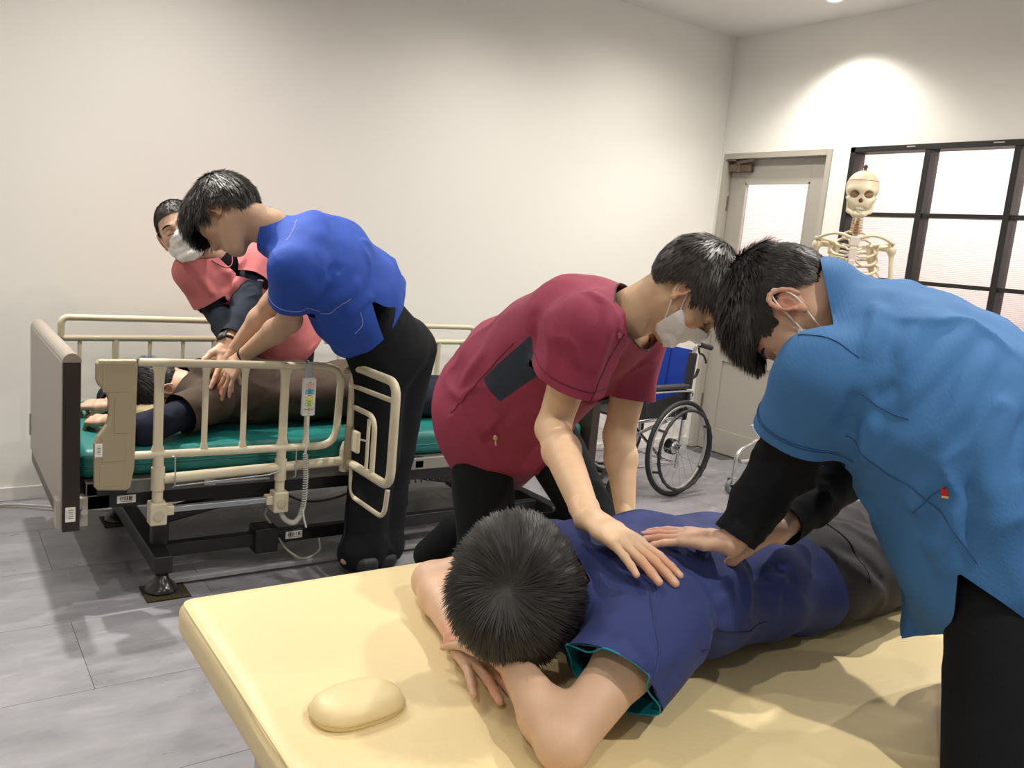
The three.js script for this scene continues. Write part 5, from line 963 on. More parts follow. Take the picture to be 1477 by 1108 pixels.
// ================================================================== man in steel blue, bending over the table at the right
{
  const g = thing('person', 'masked person in steel blue tunic bending over the table at the right', 'person');
  const J = { lsh: [-3.342, 1.163, 3.333], lel: [-3.288, 0.956, 3.238], lwr: [-3.376, 0.802, 3.212], rsh: [-2.968, 1.192, 3.246], rel: [-2.992, 0.884, 3.164], rwr: [-3.251, 0.812, 3.216],
    lhip: [-3.183, 0.885, 3.576], rhip: [-2.879, 0.887, 3.581], lkn: [-3.245, 0.47, 3.70], rkn: [-2.93, 0.47, 3.71], lan: [-3.27, 0.1, 3.78], ran: [-2.92, 0.1, 3.78], ltoe: [-3.27, 0.04, 3.66], rtoe: [-2.94, 0.04, 3.66] };
  const skin = [0.60, 0.38, 0.27];
  const o = { J, skin, h: 0.008, hipIn: 0.4, head: { c: [-3.267, 1.236, 3.185], up: [-0.42, 0.08, -0.90], fwd: [0.08, -0.95, 0.28], s: 1.03, neck: [-3.197, 1.244, 3.259] }, headH: 0.0027,
    hands: [
      { w: [-3.359, 0.785, 3.190], d: [-0.418, -0.118, -0.901], n: [0.0, 1, 0.15], side: -1, s: 1.0, curl: [[0.1, 0.12, 0.08], [0.1, 0.12, 0.08], [0.1, 0.12, 0.08], [0.12, 0.15, 0.1]], thumb: [0.55, -0.3, 0.15] },
      { w: [-3.237, 0.800, 3.210], d: [-0.345, -0.377, -0.860], n: [0.1, 1, 0.25], side: 1, s: 1.0, curl: [[0.25, 0.3, 0.2], [0.25, 0.3, 0.2], [0.25, 0.3, 0.2], [0.3, 0.3, 0.2]], thumb: [0.7, -0.4, 0.1] },
    ] };
  const head = buildBody(g, o);
  buildMask(g, head);
  const short = (q) => smooth(0.045, 0.075, q[1] + 0.35 * Math.max(0, q[2]));           // 0 = clipped sides and nape, 1 = long top
  buildHair(g, head, { thick: 0.013, count: 14000, width: 0.0010, seg: 5, whorl: [0, 0.1, -0.06], label: 'black hair, clipped at the sides with a long fringe',
    shape: (q) => -0.0095 * (1 - short(q)) + 0.012 * Math.exp(-((q[1] - 0.08) ** 2 + (q[2] - 0.06) ** 2) / 0.003),
    line: (q) => hairline(q, q[2] > 0.03 ? -0.02 : 0),
    strand: (q) => { const k = short(q); return k > 0.3 ? { len: 0.03 + 0.014 * smooth(0.0, 0.09, q[2]), lift: 0.26, mess: 0.22, grav: 0.05 + 0.3 * smooth(0.03, 0.09, q[2]), dir: [0, 0, 0.25] } : { len: 0.011 + 0.01 * k, lift: 0.07, mess: 0.12, grav: 0.0 }; } });
  // tunic: shoulders, trunk and the front hanging loose
  const sc = mix(J.lsh, J.rsh, 0.5), pc = mix(J.lhip, J.rhip, 0.5), lat = nrm(sub(J.rsh, J.lsh)), latH = nrm(sub(J.rhip, J.lhip)), ax = nrm(sub(pc, sc));
  const front = nrm(cross(ax, lat)), fr = front[1] < 0 ? front : mul(front, -1);
  const sec = (t, off, a, b) => ({ c: mad(mix(sc, pc, t), fr, off), l: nrm(mix(lat, latH, clamp(t, 0, 1))), a, b });
  const S = [sec(-0.1, -0.04, 0.14, 0.08), sec(0.12, -0.03, 0.205, 0.125), sec(0.38, -0.03, 0.215, 0.155), sec(0.7, -0.01, 0.21, 0.17), sec(1.0, 0.01, 0.22, 0.18), sec(1.4, 0.03, 0.23, 0.19)];
  S[5] = { c: add(mad(mad(pc, fr, 0.025), latH, 0.075), [0, -0.16, 0]), l: latH, a: 0.205, b: 0.18 }; S.push({ c: add(mad(mad(pc, fr, 0.02), latH, 0.2), [0, -0.34, 0]), l: latH, a: 0.2, b: 0.18 });
  const prims = []; for (let i = 0; i < S.length - 1; i++) prims.push([oval(S[i], S[i + 1]), 0.09]);
  const dL = nrm(sub(J.lel, J.lsh)), dR = nrm(sub(J.rel, J.rsh)), slL = mix(J.lsh, J.lel, 0.72), slR = mix(J.rsh, J.rel, 0.62);
  prims.push([cap(mix(J.lsh, sc, 0.3), mad(J.lsh, dL, 0.03), 0.07, 0.072), 0.06], [cuff(mad(J.lsh, dL, 0.03), mix(J.lsh, J.lel, 1.05), 0.072, 0.08, slL, dL), 0.04], [cuff(J.rsh, mix(J.rsh, J.rel, 0.9), 0.07, 0.076, slR, dR), 0.05]);
  const nk = nrm(sub(o.head.c, o.head.neck)); prims.push([cap(sc, mad(mad(o.head.neck, nk, 0.06), fr, -0.016), 0.095, 0.088), 0.04]);
  const hem = [-3.303, 0.800, 3.631], hemA = [-3.206, 0.723, 3.517], hemB = [-3.239, 0.821, 3.660], slit = [-3.301, 0.874, 3.606]; let hemN = nrm(cross(sub(hemA, hem), sub(hemB, hem))); if (hemN[1] > 0) hemN = mul(hemN, -1);
  const F = garment(g, 'tunic', prims, 0.007, {
    folds: [[[[-3.270, 1.275, 3.362], [-3.314, 1.219, 3.392], [-3.346, 1.169, 3.403]], 0.013, 0.0165], [[[-3.211, 1.235, 3.412], [-3.308, 1.157, 3.433]], 0.014, 0.0135], [[[-3.175, 1.231, 3.464], [-3.328, 1.107, 3.466]], 0.014, 0.0135], [[[-3.178, 1.191, 3.507], [-3.286, 1.106, 3.521], [-3.323, 1.052, 3.518]], 0.015, 0.0165], [[[-3.181, 1.151, 3.537], [-3.269, 1.054, 3.581], [-3.287, 0.977, 3.608]], 0.016, 0.0150],
      [[[-3.350, 1.126, 3.384], [-3.342, 1.054, 3.379]], 0.012, -0.0210], [[[-3.355, 1.091, 3.437], [-3.348, 0.981, 3.414]], 0.014, 0.0135], [[[-3.362, 1.006, 3.537], [-3.350, 0.915, 3.500]], 0.016, 0.0150], [[[-3.341, 0.978, 3.594], [-3.341, 0.901, 3.560], [-3.335, 0.830, 3.552]], 0.014, 0.0165], [[[-3.336, 1.019, 3.589], [-3.313, 0.913, 3.602]], 0.012, -0.0135], [[[-3.309, 1.137, 3.449], [-3.336, 1.121, 3.420]], 0.01, -0.0120], [[[-3.194, 1.111, 3.561], [-3.235, 1.016, 3.612]], 0.014, -0.0135], [[[-3.345, 0.901, 3.557], [-3.332, 0.870, 3.509]], 0.012, 0.0150]],
    push: wrinkle(0.0105, 7, [1, 0.8, 1]),
    clips: [cutEnd(slL, dL, 0.098), cutEnd(slR, dR, 0.09), cutBelow(hem, hemN), cutEnd(mad(o.head.neck, nk, 0.035), add(nk, mul(fr, 0.55)), 0.15, 0.2),
      (p) => { const q = sub(p, slit), dn = -dot(q, [0.017, 0.983, -0.181]), a = dot(q, [0.819, 0.091, 0.567]); return Math.min(a - 0.1 * dn, 1.3 * dn - a, 0.15 - len(q)); }],
  }, fabric([0.048, 0.165, 0.39], 0.78), 'steel blue short-sleeved tunic');
  const Ms = mat([0.022, 0.085, 0.22], 0.8), st = (n, p, r = 0.0011) => part(F.mesh, n, stitch(F.f, p, r, 0.0006), Ms);
  st('sleeve_seam', [[-3.393, 1.223, 3.285], [-3.385, 1.218, 3.354], [-3.362, 1.180, 3.402]]); st('yoke_seam', [[-3.354, 1.124, 3.407], [-3.346, 1.100, 3.454], [-3.339, 1.095, 3.486]]);
  for (const e of [0.03, 0.035]) part(F.mesh, 'sleeve_hem_stitching', tube(hemRing(F.f, mad(slL, dL, -e), dL, 0.12), 0.0008, true, 5), Ms);
  st('side_seam', [[-3.363, 1.035, 3.393], [-3.356, 1.009, 3.428], [-3.359, 0.975, 3.507], [-3.339, 0.920, 3.582], [-3.312, 0.882, 3.608]]);
  st('pocket_seam', [[-3.342, 0.930, 3.503], [-3.352, 0.967, 3.538], [-3.346, 0.988, 3.563]]);
  { // little red and yellow tab at the pocket edge
    const p = F.f.project([-3.348, 0.979, 3.564], 0.0015), n = F.f.grad(p), G = (w, h) => { const b = new THREE.BoxGeometry(w, h, 0.0016); const m = new THREE.Matrix4(), x = orth([0.789, 0.369, 0.491], n), y = cross(n, x); m.makeBasis(toV(x), toV(y), toV(n)); b.applyMatrix4(m); return [b, x, y]; };
    const [a, , y] = G(0.010, 0.013); part(F.mesh, 'pocket_tab', a.translate(...p), mat([0.55, 0.012, 0.02], 0.7), 'red tab');
    const [b] = G(0.010, 0.004); part(F.mesh, 'tab_band', b.translate(...mad(p, y, -0.0085)), mat([0.75, 0.62, 0.3], 0.7), 'pale yellow band');
  }
  // black long sleeves under the tunic
  for (const s of ['l', 'r']) {
    const sh = J[s + 'sh'], el = J[s + 'el'], wr = J[s + 'wr'], w = mix(el, wr, s === 'l' ? 0.97 : 0.93), d = nrm(sub(wr, el));
    garment(g, 'undershirt_sleeve', [[cap(mix(sh, el, 0.3), el, 0.053, 0.053), 0.02], [cap(el, mix(el, wr, 0.5), 0.053, 0.047), 0.03], [cuff(mix(el, wr, 0.5), mad(wr, d, 0.03), 0.047, 0.037, w, d), 0.02]], 0.006,
      { push: wrinkle(0.006, 16, [1, 1.4, 1]), clips: [cutEnd(w, d, 0.1), cutEnd(mix(sh, el, 0.42), sub(sh, el), 0.1)] }, M_blackCloth, 'black long undershirt sleeve');
  }
  const tp = [[oval({ c: mix(sc, pc, 0.8), l: latH, a: 0.13, b: 0.1 }, { c: pc, l: latH, a: 0.15, b: 0.12 }), 0.04]];
  for (const s of ['l', 'r']) tp.push([cap(mix(J[s + 'hip'], pc, 0.25), J[s + 'kn'], 0.088, 0.092), 0.05], [cap(J[s + 'kn'], J[s + 'an'], 0.086, 0.075), 0.03]);
  garment(g, 'trousers', tp, 0.01, { push: wrinkle(0.006, 7, [1, 0.5, 1]), clips: [cutBelow([0, 0.07, 0], [0, -1, 0])] }, M_blackCloth, 'black trousers');
  for (const s of ['l', 'r']) part(g, 'shoe', [box(0.1, 0.075, 0.27, ...add(mix(J[s + 'an'], J[s + 'toe'], 0.55), [0, -0.029, 0]), 0.03)], mat(0x1a1a1c, 0.6));
}
// ================================================================== man in burgundy, one knee on the far edge of the table
{
  const g = thing('person', 'masked person in burgundy tunic leaning over the far side of the table', 'person');
  const J = { rsh: [-3.309, 1.151, 2.662], rel: [-3.320, 0.873, 2.584], rwr: [-3.584, 0.818, 3.049], lsh: [-3.030, 1.093, 2.549], lel: [-3.044, 0.828, 2.529], lwr: [-3.095, 0.645, 2.641],
    rhip: [-3.291, 0.821, 2.204], lhip: [-3.085, 0.842, 2.161], rkn: [-3.241, 0.412, 2.246], ran: [-3.40, 0.1, 2.12], rtoe: [-3.34, 0.04, 2.24], lkn: [-3.001, 0.515, 2.459], lan: [-3.237, 0.424, 2.060], ltoe: [-3.302, 0.334, 2.006] };
  const skin = [0.66, 0.44, 0.275];
  const hd = { c: [-3.075, 1.240, 2.762], up: [0.50, 0.56, 0.62], fwd: [0.32, -0.80, 0.46], s: 1.0, neck: [-3.154, 1.170, 2.644] };
  const o = { J, skin, arm: 1.1, h: 0.007, head: hd, headH: 0.0028,
    hands: [
      { w: [-3.582, 0.815, 3.048], d: sub([-3.562, 0.792, 3.179], [-3.582, 0.815, 3.048]), n: [0.05, 1, 0.12], side: 1, s: 1.06, spread: [0.12, 0.02, -0.08, -0.2], curl: [[0.14, 0.12, 0.06], [0.14, 0.12, 0.06], [0.14, 0.12, 0.06], [0.14, 0.14, 0.08]], thumb: [0.75, -0.25, 0.15] },
      { w: [-3.095, 0.640, 2.642], d: [0.049, -0.699, 0.713], n: [0.3, 0.8, -0.3], side: -1, s: 1.0, thumb: [0.6, -0.2, 0.2] },
    ] };
  const head = buildBody(g, o);
  buildMask(g, head);
  buildHair(g, head, { thick: 0.017, count: 8000, width: 0.0012, seg: 6, whorl: [0, 0.1, -0.05], label: 'dark brown straight hair with a fringe',
    bulk: [[0, 0.04, 0.03, 0.088, 0.085, 0.085]],
    line: (q) => hairline(q, -0.012),
    strand: (q) => ({ len: (0.014 + 0.02 * smooth(0.02, 0.06, q[1])) + 0.03 * smooth(0.02, 0.09, q[2]), lift: 0.08, mess: 0.06, grav: 0.04 + 0.1 * smooth(0.02, 0.09, q[2]) }) }, M_hairBrown);
  const sc = mix(J.lsh, J.rsh, 0.5), pc = mix(J.lhip, J.rhip, 0.5), lat = nrm(sub(J.rsh, J.lsh)), latH = nrm(sub(J.rhip, J.lhip)), ax = nrm(sub(pc, sc));
  let fr = nrm(cross(ax, lat)); if (fr[1] > 0) fr = mul(fr, -1);
  const sec = (t, off, a, b) => ({ c: mad(mix(sc, pc, t), fr, off), l: nrm(mix(lat, latH, clamp(t, 0, 1))), a, b });
  const S = [sec(-0.08, -0.015, 0.13, 0.068), sec(0.14, -0.042, 0.19, 0.125), sec(0.4, -0.05, 0.19, 0.145), sec(0.7, -0.05, 0.19, 0.17), sec(1.0, -0.005, 0.215, 0.19), sec(1.75, 0.05, 0.24, 0.235)];
  const prims = []; for (let i = 0; i < S.length - 1; i++) prims.push([oval(S[i], S[i + 1]), 0.09]);
  const dR = nrm(sub(J.rel, J.rsh)), dL = nrm(sub(J.lel, J.lsh)), slR = mix(J.rsh, J.rel, 0.56), slL = mix(J.lsh, J.lel, 0.6), cR = nrm(add(dR, mul(fr, -0.15)));
  prims.push([cap(mix(J.rsh, sc, 0.3), mad(J.rsh, dR, 0.03), 0.072, 0.076), 0.06], [cuff(mad(J.rsh, dR, 0.03), mad(mix(J.rsh, J.rel, 0.85), ax, 0.012), 0.078, 0.106, slR, cR), 0.04], [cuff(J.lsh, mix(J.lsh, J.lel, 0.9), 0.07, 0.076, slL, dL), 0.05], [cap(sc, mad(hd.neck, fr, 0.0), 0.075, 0.064), 0.05]);
  const co = (p) => { const q = sub(p, sc); return [dot(q, ax), dot(q, fr)]; };
  const poly = [[-3.403, 0.959, 2.359], [-3.359, 1.097, 2.537], [-3.377, 1.021, 2.565], [-3.392, 0.903, 2.403]].map(co);
  const inPanel = (p) => {
    if (dot(sub(p, mix(sc, pc, 0.5)), lat) < 0.02) return 1;
    const c = co(p); let area = 0, m = -9; for (let i = 0; i < 4; i++) { const a = poly[i], b = poly[(i + 1) % 4]; area += a[0] * b[1] - a[1] * b[0]; }
    const sg = Math.sign(area);
    for (let i = 0; i < 4; i++) { const a = poly[i], b = poly[(i + 1) % 4], e = [b[0] - a[0], b[1] - a[1]], L = Math.hypot(...e); m = Math.max(m, -sg * (e[0] * (c[1] - a[1]) - e[1] * (c[0] - a[0])) / L); }
    return m;
  };
  const slit = [-3.359, 0.816, 2.468], nk = nrm(sub(hd.c, hd.neck));
  const F = garment(g, 'tunic', prims, 0.007, {
    folds: [[[[-3.401, 1.174, 2.567], [-3.406, 1.101, 2.640], [-3.381, 1.020, 2.648]], 0.016, 0.0121], [[[-3.296, 1.205, 2.673], [-3.317, 1.098, 2.729], [-3.316, 0.980, 2.703]], 0.014, 0.0149], [[[-3.312, 1.218, 2.647], [-3.294, 1.146, 2.724]], 0.012, 0.0121], [[[-3.362, 0.797, 2.420], [-3.335, 0.841, 2.455], [-3.291, 0.913, 2.548]], 0.012, 0.0135], [[[-3.350, 0.848, 2.443], [-3.396, 0.751, 2.380]], 0.012, -0.0121], [[[-3.328, 0.872, 2.516], [-3.274, 0.821, 2.541]], 0.012, 0.0121], [[[-3.387, 1.043, 2.354], [-3.406, 0.916, 2.265]], 0.015, 0.0081], [[[-3.383, 1.172, 2.543], [-3.391, 1.072, 2.556]], 0.011, -0.0121], [[[-3.228, 1.064, 2.712], [-3.270, 0.973, 2.675]], 0.014, 0.0121]],
    push: wrinkle(0.0065, 8, [1, 0.8, 1]),
    clips: [cutEnd(slR, cR, 0.11), cutEnd(slL, dL, 0.09), cutBelow([-3.428, 0.720, 2.189], nrm(add(ax, mul(fr, -0.4)))), cutEnd(mad(hd.neck, nk, 0.004), nk, 0.12, 0.2),
      (p) => { const q = sub(p, slit); return Math.min(-dot(q, [0.057, 0.987, -0.153]) * 0.75 - Math.abs(dot(q, [0.817, 0.041, 0.575])), 0.115 - len(q)); }],
    split: (m) => [clip(m, (p) => -inPanel(p)), clip(m, inPanel)],
  }, fabric([0.275, 0.034, 0.076], 0.75), 'burgundy short-sleeved tunic');
  part(F.mesh, 'side_panel', toGeo(shell(F.pieces[1], 0.0022)), fabric([0.022, 0.032, 0.055], 0.75), 'dark navy side panel');
  const Mk = mat([0.012, 0.014, 0.022], 0.7), Mr = mat([0.10, 0.01, 0.025], 0.75);
  { // navy piping around the collar
    const u = orth([0, 1, 0], nk), v = cross(nk, u), ring = [], c0 = mad(hd.neck, nk, -0.004);
    for (let k = 0; k < 48; k++) { const a = k / 48 * Math.PI * 2, dir = add(mul(u, Math.cos(a)), mul(v, Math.sin(a))); let t = 0.04; while (t < 0.13 && F.f.sample(mad(c0, dir, t)) < -0.001) t += 0.001; ring.push(mad(c0, dir, t)); }
    part(F.mesh, 'collar_piping', tube(ring, 0.0022, true, 6), Mk, 'navy collar piping');
  }
  part(F.mesh, 'back_seam', stitch(F.f, [[-3.470, 0.843, 2.271], [-3.430, 0.918, 2.322], [-3.399, 0.983, 2.382], [-3.378, 1.070, 2.479]], 0.0012), Mr);
  part(F.mesh, 'sleeve_hem_stitching', tube(hemRing(F.f, mad(slR, cR, -0.03), cR, 0.14), 0.0009, true, 5), Mr);
  part(F.mesh, 'button', [cyl(F.f.project([-3.277, 1.128, 2.727], 0.0), F.f.project([-3.277, 1.128, 2.727], 0.004), 0.0065)], mat([0.32, 0.09, 0.1], 0.4), 'small round button at the collar');
  part(F.mesh, 'placket', stitch(F.f, [[-3.261, 1.131, 2.725], [-3.293, 1.032, 2.722], [-3.316, 0.970, 2.692]], 0.0016), Mr);
  { const p = F.f.project([-3.393, 0.760, 2.430], 0.003); part(F.mesh, 'zip_pull', [ball(p, 0.007, 1, 1.2, 0.7), cyl(p, add(p, [0.002, -0.022, 0.002]), 0.0025)], mat([0.55, 0.45, 0.3], 0.3, { metalness: 0.8 })); }
  const tp = [[oval({ c: mix(sc, pc, 0.8), l: latH, a: 0.14, b: 0.1 }, { c: pc, l: latH, a: 0.16, b: 0.12 }), 0.04]];
  tp.push([cap(J.rhip, J.rkn, 0.092, 0.088), 0.05], [cap(J.rkn, J.ran, 0.084, 0.072), 0.03], [cap(J.lhip, J.lkn, 0.100, 0.07), 0.04], [cap(J.lkn, J.lan, 0.066, 0.052), 0.02], [cap(J.lan, J.ltoe, 0.052, 0.05), 0.02]);
  garment(g, 'trousers', tp, 0.009, { push: wrinkle(0.005, 8, [1, 0.5, 1]), clips: [cutBelow([0, 0.07, 0], [0, -1, 0])] }, fabric([0.008, 0.010, 0.011], 0.85, 0.0008), 'black trousers');
  part(g, 'shoe', [box(0.1, 0.075, 0.26, ...add(mix(J.ran, J.rtoe, 0.5), [0, -0.03, 0]), 0.03)], mat(0x1a1a1c, 0.6));
}
// ================================================================== man in royal blue at the bedside
{
  const g = thing('person', 'person in royal blue tunic leaning over the hospital bed', 'person');
  const J = { lsh: [-3.574, 1.169, 1.449], lel: [-3.524, 0.980, 1.298], lwr: [-3.602, 0.818, 1.050], rsh: [-3.405, 1.251, 1.180], rel: [-3.514, 1.011, 1.075], rwr: [-3.618, 0.815, 0.965],
    lhip: [-3.136, 0.827, 1.244], rhip: [-2.952, 0.863, 1.144], lkn: [-3.133, 0.453, 1.245], rkn: [-3.018, 0.435, 1.169], lan: [-3.184, 0.092, 1.304], ran: [-3.072, 0.072, 1.239], ltoe: [-3.267, 0.070, 1.337], rtoe: [-3.145, 0.045, 1.267] };
  const skin = [0.47, 0.295, 0.195];
  const hd = { c: [-3.728, 1.325, 1.183], up: [-0.455, 0.474, -0.754], fwd: [-0.441, -0.855, -0.274], s: 1.08, neck: [-3.591, 1.293, 1.263] };
  const o = { J, skin, arm: 1.12, h: 0.008, head: hd, headH: 0.0035, handH: 0.0035,
    hands: [{ w: [-3.603, 0.810, 1.038], d: [-0.498, -0.847, -0.189], n: [0, 1, 0.35], side: -1, s: 1.05, spread: [0.25, 0.06, -0.14, -0.3], thumb: [0.8, -0.1, 0.2] }, { w: [-3.612, 0.807, 0.946], d: [-0.528, -0.664, -0.529], n: [0, 1, 0.3], side: 1, s: 1.0 }] };
  const head = buildBody(g, o);
  buildHair(g, head, { thick: 0.02, count: 6500, width: 0.0015, seg: 5, whorl: [0, 0.1, -0.05], label: 'thick black hair with a fringe over the forehead',
    bulk: [[0, 0.05, 0.04, 0.085, 0.08, 0.085]],
    line: (q) => hairline(q, -0.015),
    strand: (q) => ({ len: 0.03 + 0.03 * smooth(0, 0.09, q[2]), lift: 0.2, mess: 0.14, grav: 0.05 + 0.15 * smooth(0.03, 0.09, q[2]) }) });
  const sc = mix(J.lsh, J.rsh, 0.5), pc = mix(J.lhip, J.rhip, 0.5), lat = nrm(sub(J.rsh, J.lsh)), latH = nrm(sub(J.rhip, J.lhip)), ax = nrm(sub(pc, sc));
  let fr = nrm(cross(ax, lat)); if (fr[1] > 0) fr = mul(fr, -1);
  const sec = (t, off, a, b) => ({ c: mad(mix(sc, pc, t), fr, off), l: nrm(mix(lat, latH, clamp(t, 0, 1))), a, b });
  const S = [sec(-0.1, -0.06, 0.13, 0.085), sec(0.14, -0.05, 0.20, 0.135), sec(0.42, -0.045, 0.205, 0.155), sec(0.75, -0.02, 0.205, 0.165), sec(1.0, -0.005, 0.21, 0.17), sec(1.35, 0.0, 0.215, 0.175)];
  const prims = []; for (let i = 0; i < S.length - 1; i++) prims.push([oval(S[i], S[i + 1]), 0.09]);
  const dR = nrm(sub(J.rel, J.rsh)), dL = nrm(sub(J.lel, J.lsh)), slR = mix(J.rsh, J.rel, 0.6), slL = mix(J.lsh, J.lel, 0.62);
  prims.push([cap(mix(J.lsh, sc, 0.4), J.lsh, 0.09, 0.072), 0.09], [cuff(J.lsh, mix(J.lsh, J.lel, 0.95), 0.072, 0.08, slL, dL), 0.06], [cap(mix(J.rsh, sc, 0.3), J.rsh, 0.08, 0.07), 0.05], [cuff(J.rsh, mix(J.rsh, J.rel, 0.9), 0.07, 0.072, slR, dR), 0.04], [cap(sc, mad(hd.neck, nrm(sub(hd.c, hd.neck)), 0.03), 0.085, 0.072), 0.05]);
  const nk = nrm(sub(hd.c, hd.neck)), slit = [-3.334, 1.011, 1.589];
  const F = garment(g, 'tunic', prims, 0.008, {
    folds: [[[[-3.486, 1.242, 1.497], [-3.546, 1.054, 1.491]], 0.02, 0.0121], [[[-3.334, 1.163, 1.559], [-3.490, 1.038, 1.535]], 0.018, 0.0135], [[[-3.273, 1.118, 1.549], [-3.426, 0.974, 1.568]], 0.016, 0.0121], [[[-3.546, 1.077, 1.487], [-3.510, 0.960, 1.474]], 0.014, -0.0135], [[[-3.431, 1.203, 1.545], [-3.516, 1.148, 1.494]], 0.016, -0.0108], [[[-3.434, 0.922, 1.535], [-3.483, 0.990, 1.524]], 0.014, 0.0108]],
    push: wrinkle(0.006, 8, [1, 0.9, 1]),
    clips: [cutEnd(slL, dL, 0.1), cutEnd(slR, dR, 0.085), cutBelow([-3.219, 0.931, 1.500], nrm(add(ax, mul(fr, 0.0)))), cutEnd(mad(hd.neck, nk, 0.034), nk, 0.095, 0.2), (p) => { const q = sub(p, slit); return Math.min(dot(q, ax) * 0.35 - Math.abs(dot(q, fr)), 0.2 - len(q)); }],
  }, fabric([0.018, 0.070, 0.40], 0.75), 'royal blue short-sleeved tunic');
  const Mw = mat([0.45, 0.5, 0.72], 0.7), st = (n, p) => part(F.mesh, n, stitch(F.f, p, 0.0009, 0.0006), Mw, 'pale contrast stitching');
  part(F.mesh, 'sleeve_stitching', tube(hemRing(F.f, mad(slL, dL, -0.032), dL, 0.12), 0.0009, true, 5), Mw, 'pale contrast stitching'); st('shoulder_stitching', [[-3.551, 1.369, 1.364], [-3.583, 1.310, 1.415], [-3.602, 1.264, 1.435]]); st('pocket_stitching', [[-3.494, 0.974, 1.494], [-3.433, 1.033, 1.576], [-3.390, 1.073, 1.574]]);
   st('side_stitching', [[-3.334, 1.011, 1.589], [-3.333, 0.943, 1.591], [-3.374, 0.888, 1.548]]);
  { const p = F.f.project([-3.646, 1.138, 1.403], 0.001); part(F.mesh, 'sleeve_emblem', [tube([add(p, [-0.351, 0.839, -0.416].map((v) => v * 0.012)), p, add(p, [0.448, 0.882, 0.147].map((v) => v * 0.012)), add(p, [0.796, -0.125, 0.593].map((v) => v * 0.01))], 0.0014, false, 5)], Mw, 'small white embroidered mark'); }
  { const w = J.lwr, d = nrm(sub(J.lwr, J.lel)); part(g, 'wristband', torus(mad(w, d, -0.005), d, 0.029, 0.004, 30, 8), mat(0x141414, 0.5), 'thin black wristband'); }
  const tp = [[oval({ c: mix(sc, pc, 0.6), l: latH, a: 0.15, b: 0.125 }, { c: pc, l: latH, a: 0.17, b: 0.145 }), 0.04]];
  for (const s of ['l', 'r']) tp.push([cap(J[s + 'hip'], J[s + 'kn'], 0.108, 0.09), 0.05], [cap(J[s + 'kn'], J[s + 'an'], 0.088, 0.086), 0.03], [cap(J[s + 'an'], mix(J[s + 'an'], J[s + 'toe'], 0.5), 0.086, 0.07), 0.03]);
  garment(g, 'trousers', tp, 0.01, { push: wrinkle(0.006, 8, [1, 0.5, 1]), clips: [cutBelow([0, 0.02, 0], [0, -1, 0])] }, fabric([0.007, 0.008, 0.010], 0.85, 0.0008), 'black trousers');
  for (const s of ['l', 'r']) part(g, 'shoe', [box(0.09, 0.07, 0.2, ...add(mix(J[s + 'an'], J[s + 'toe'], 0.2), [0, -0.035, 0]), 0.03)], mat(0x1a1a1c, 0.6));
}
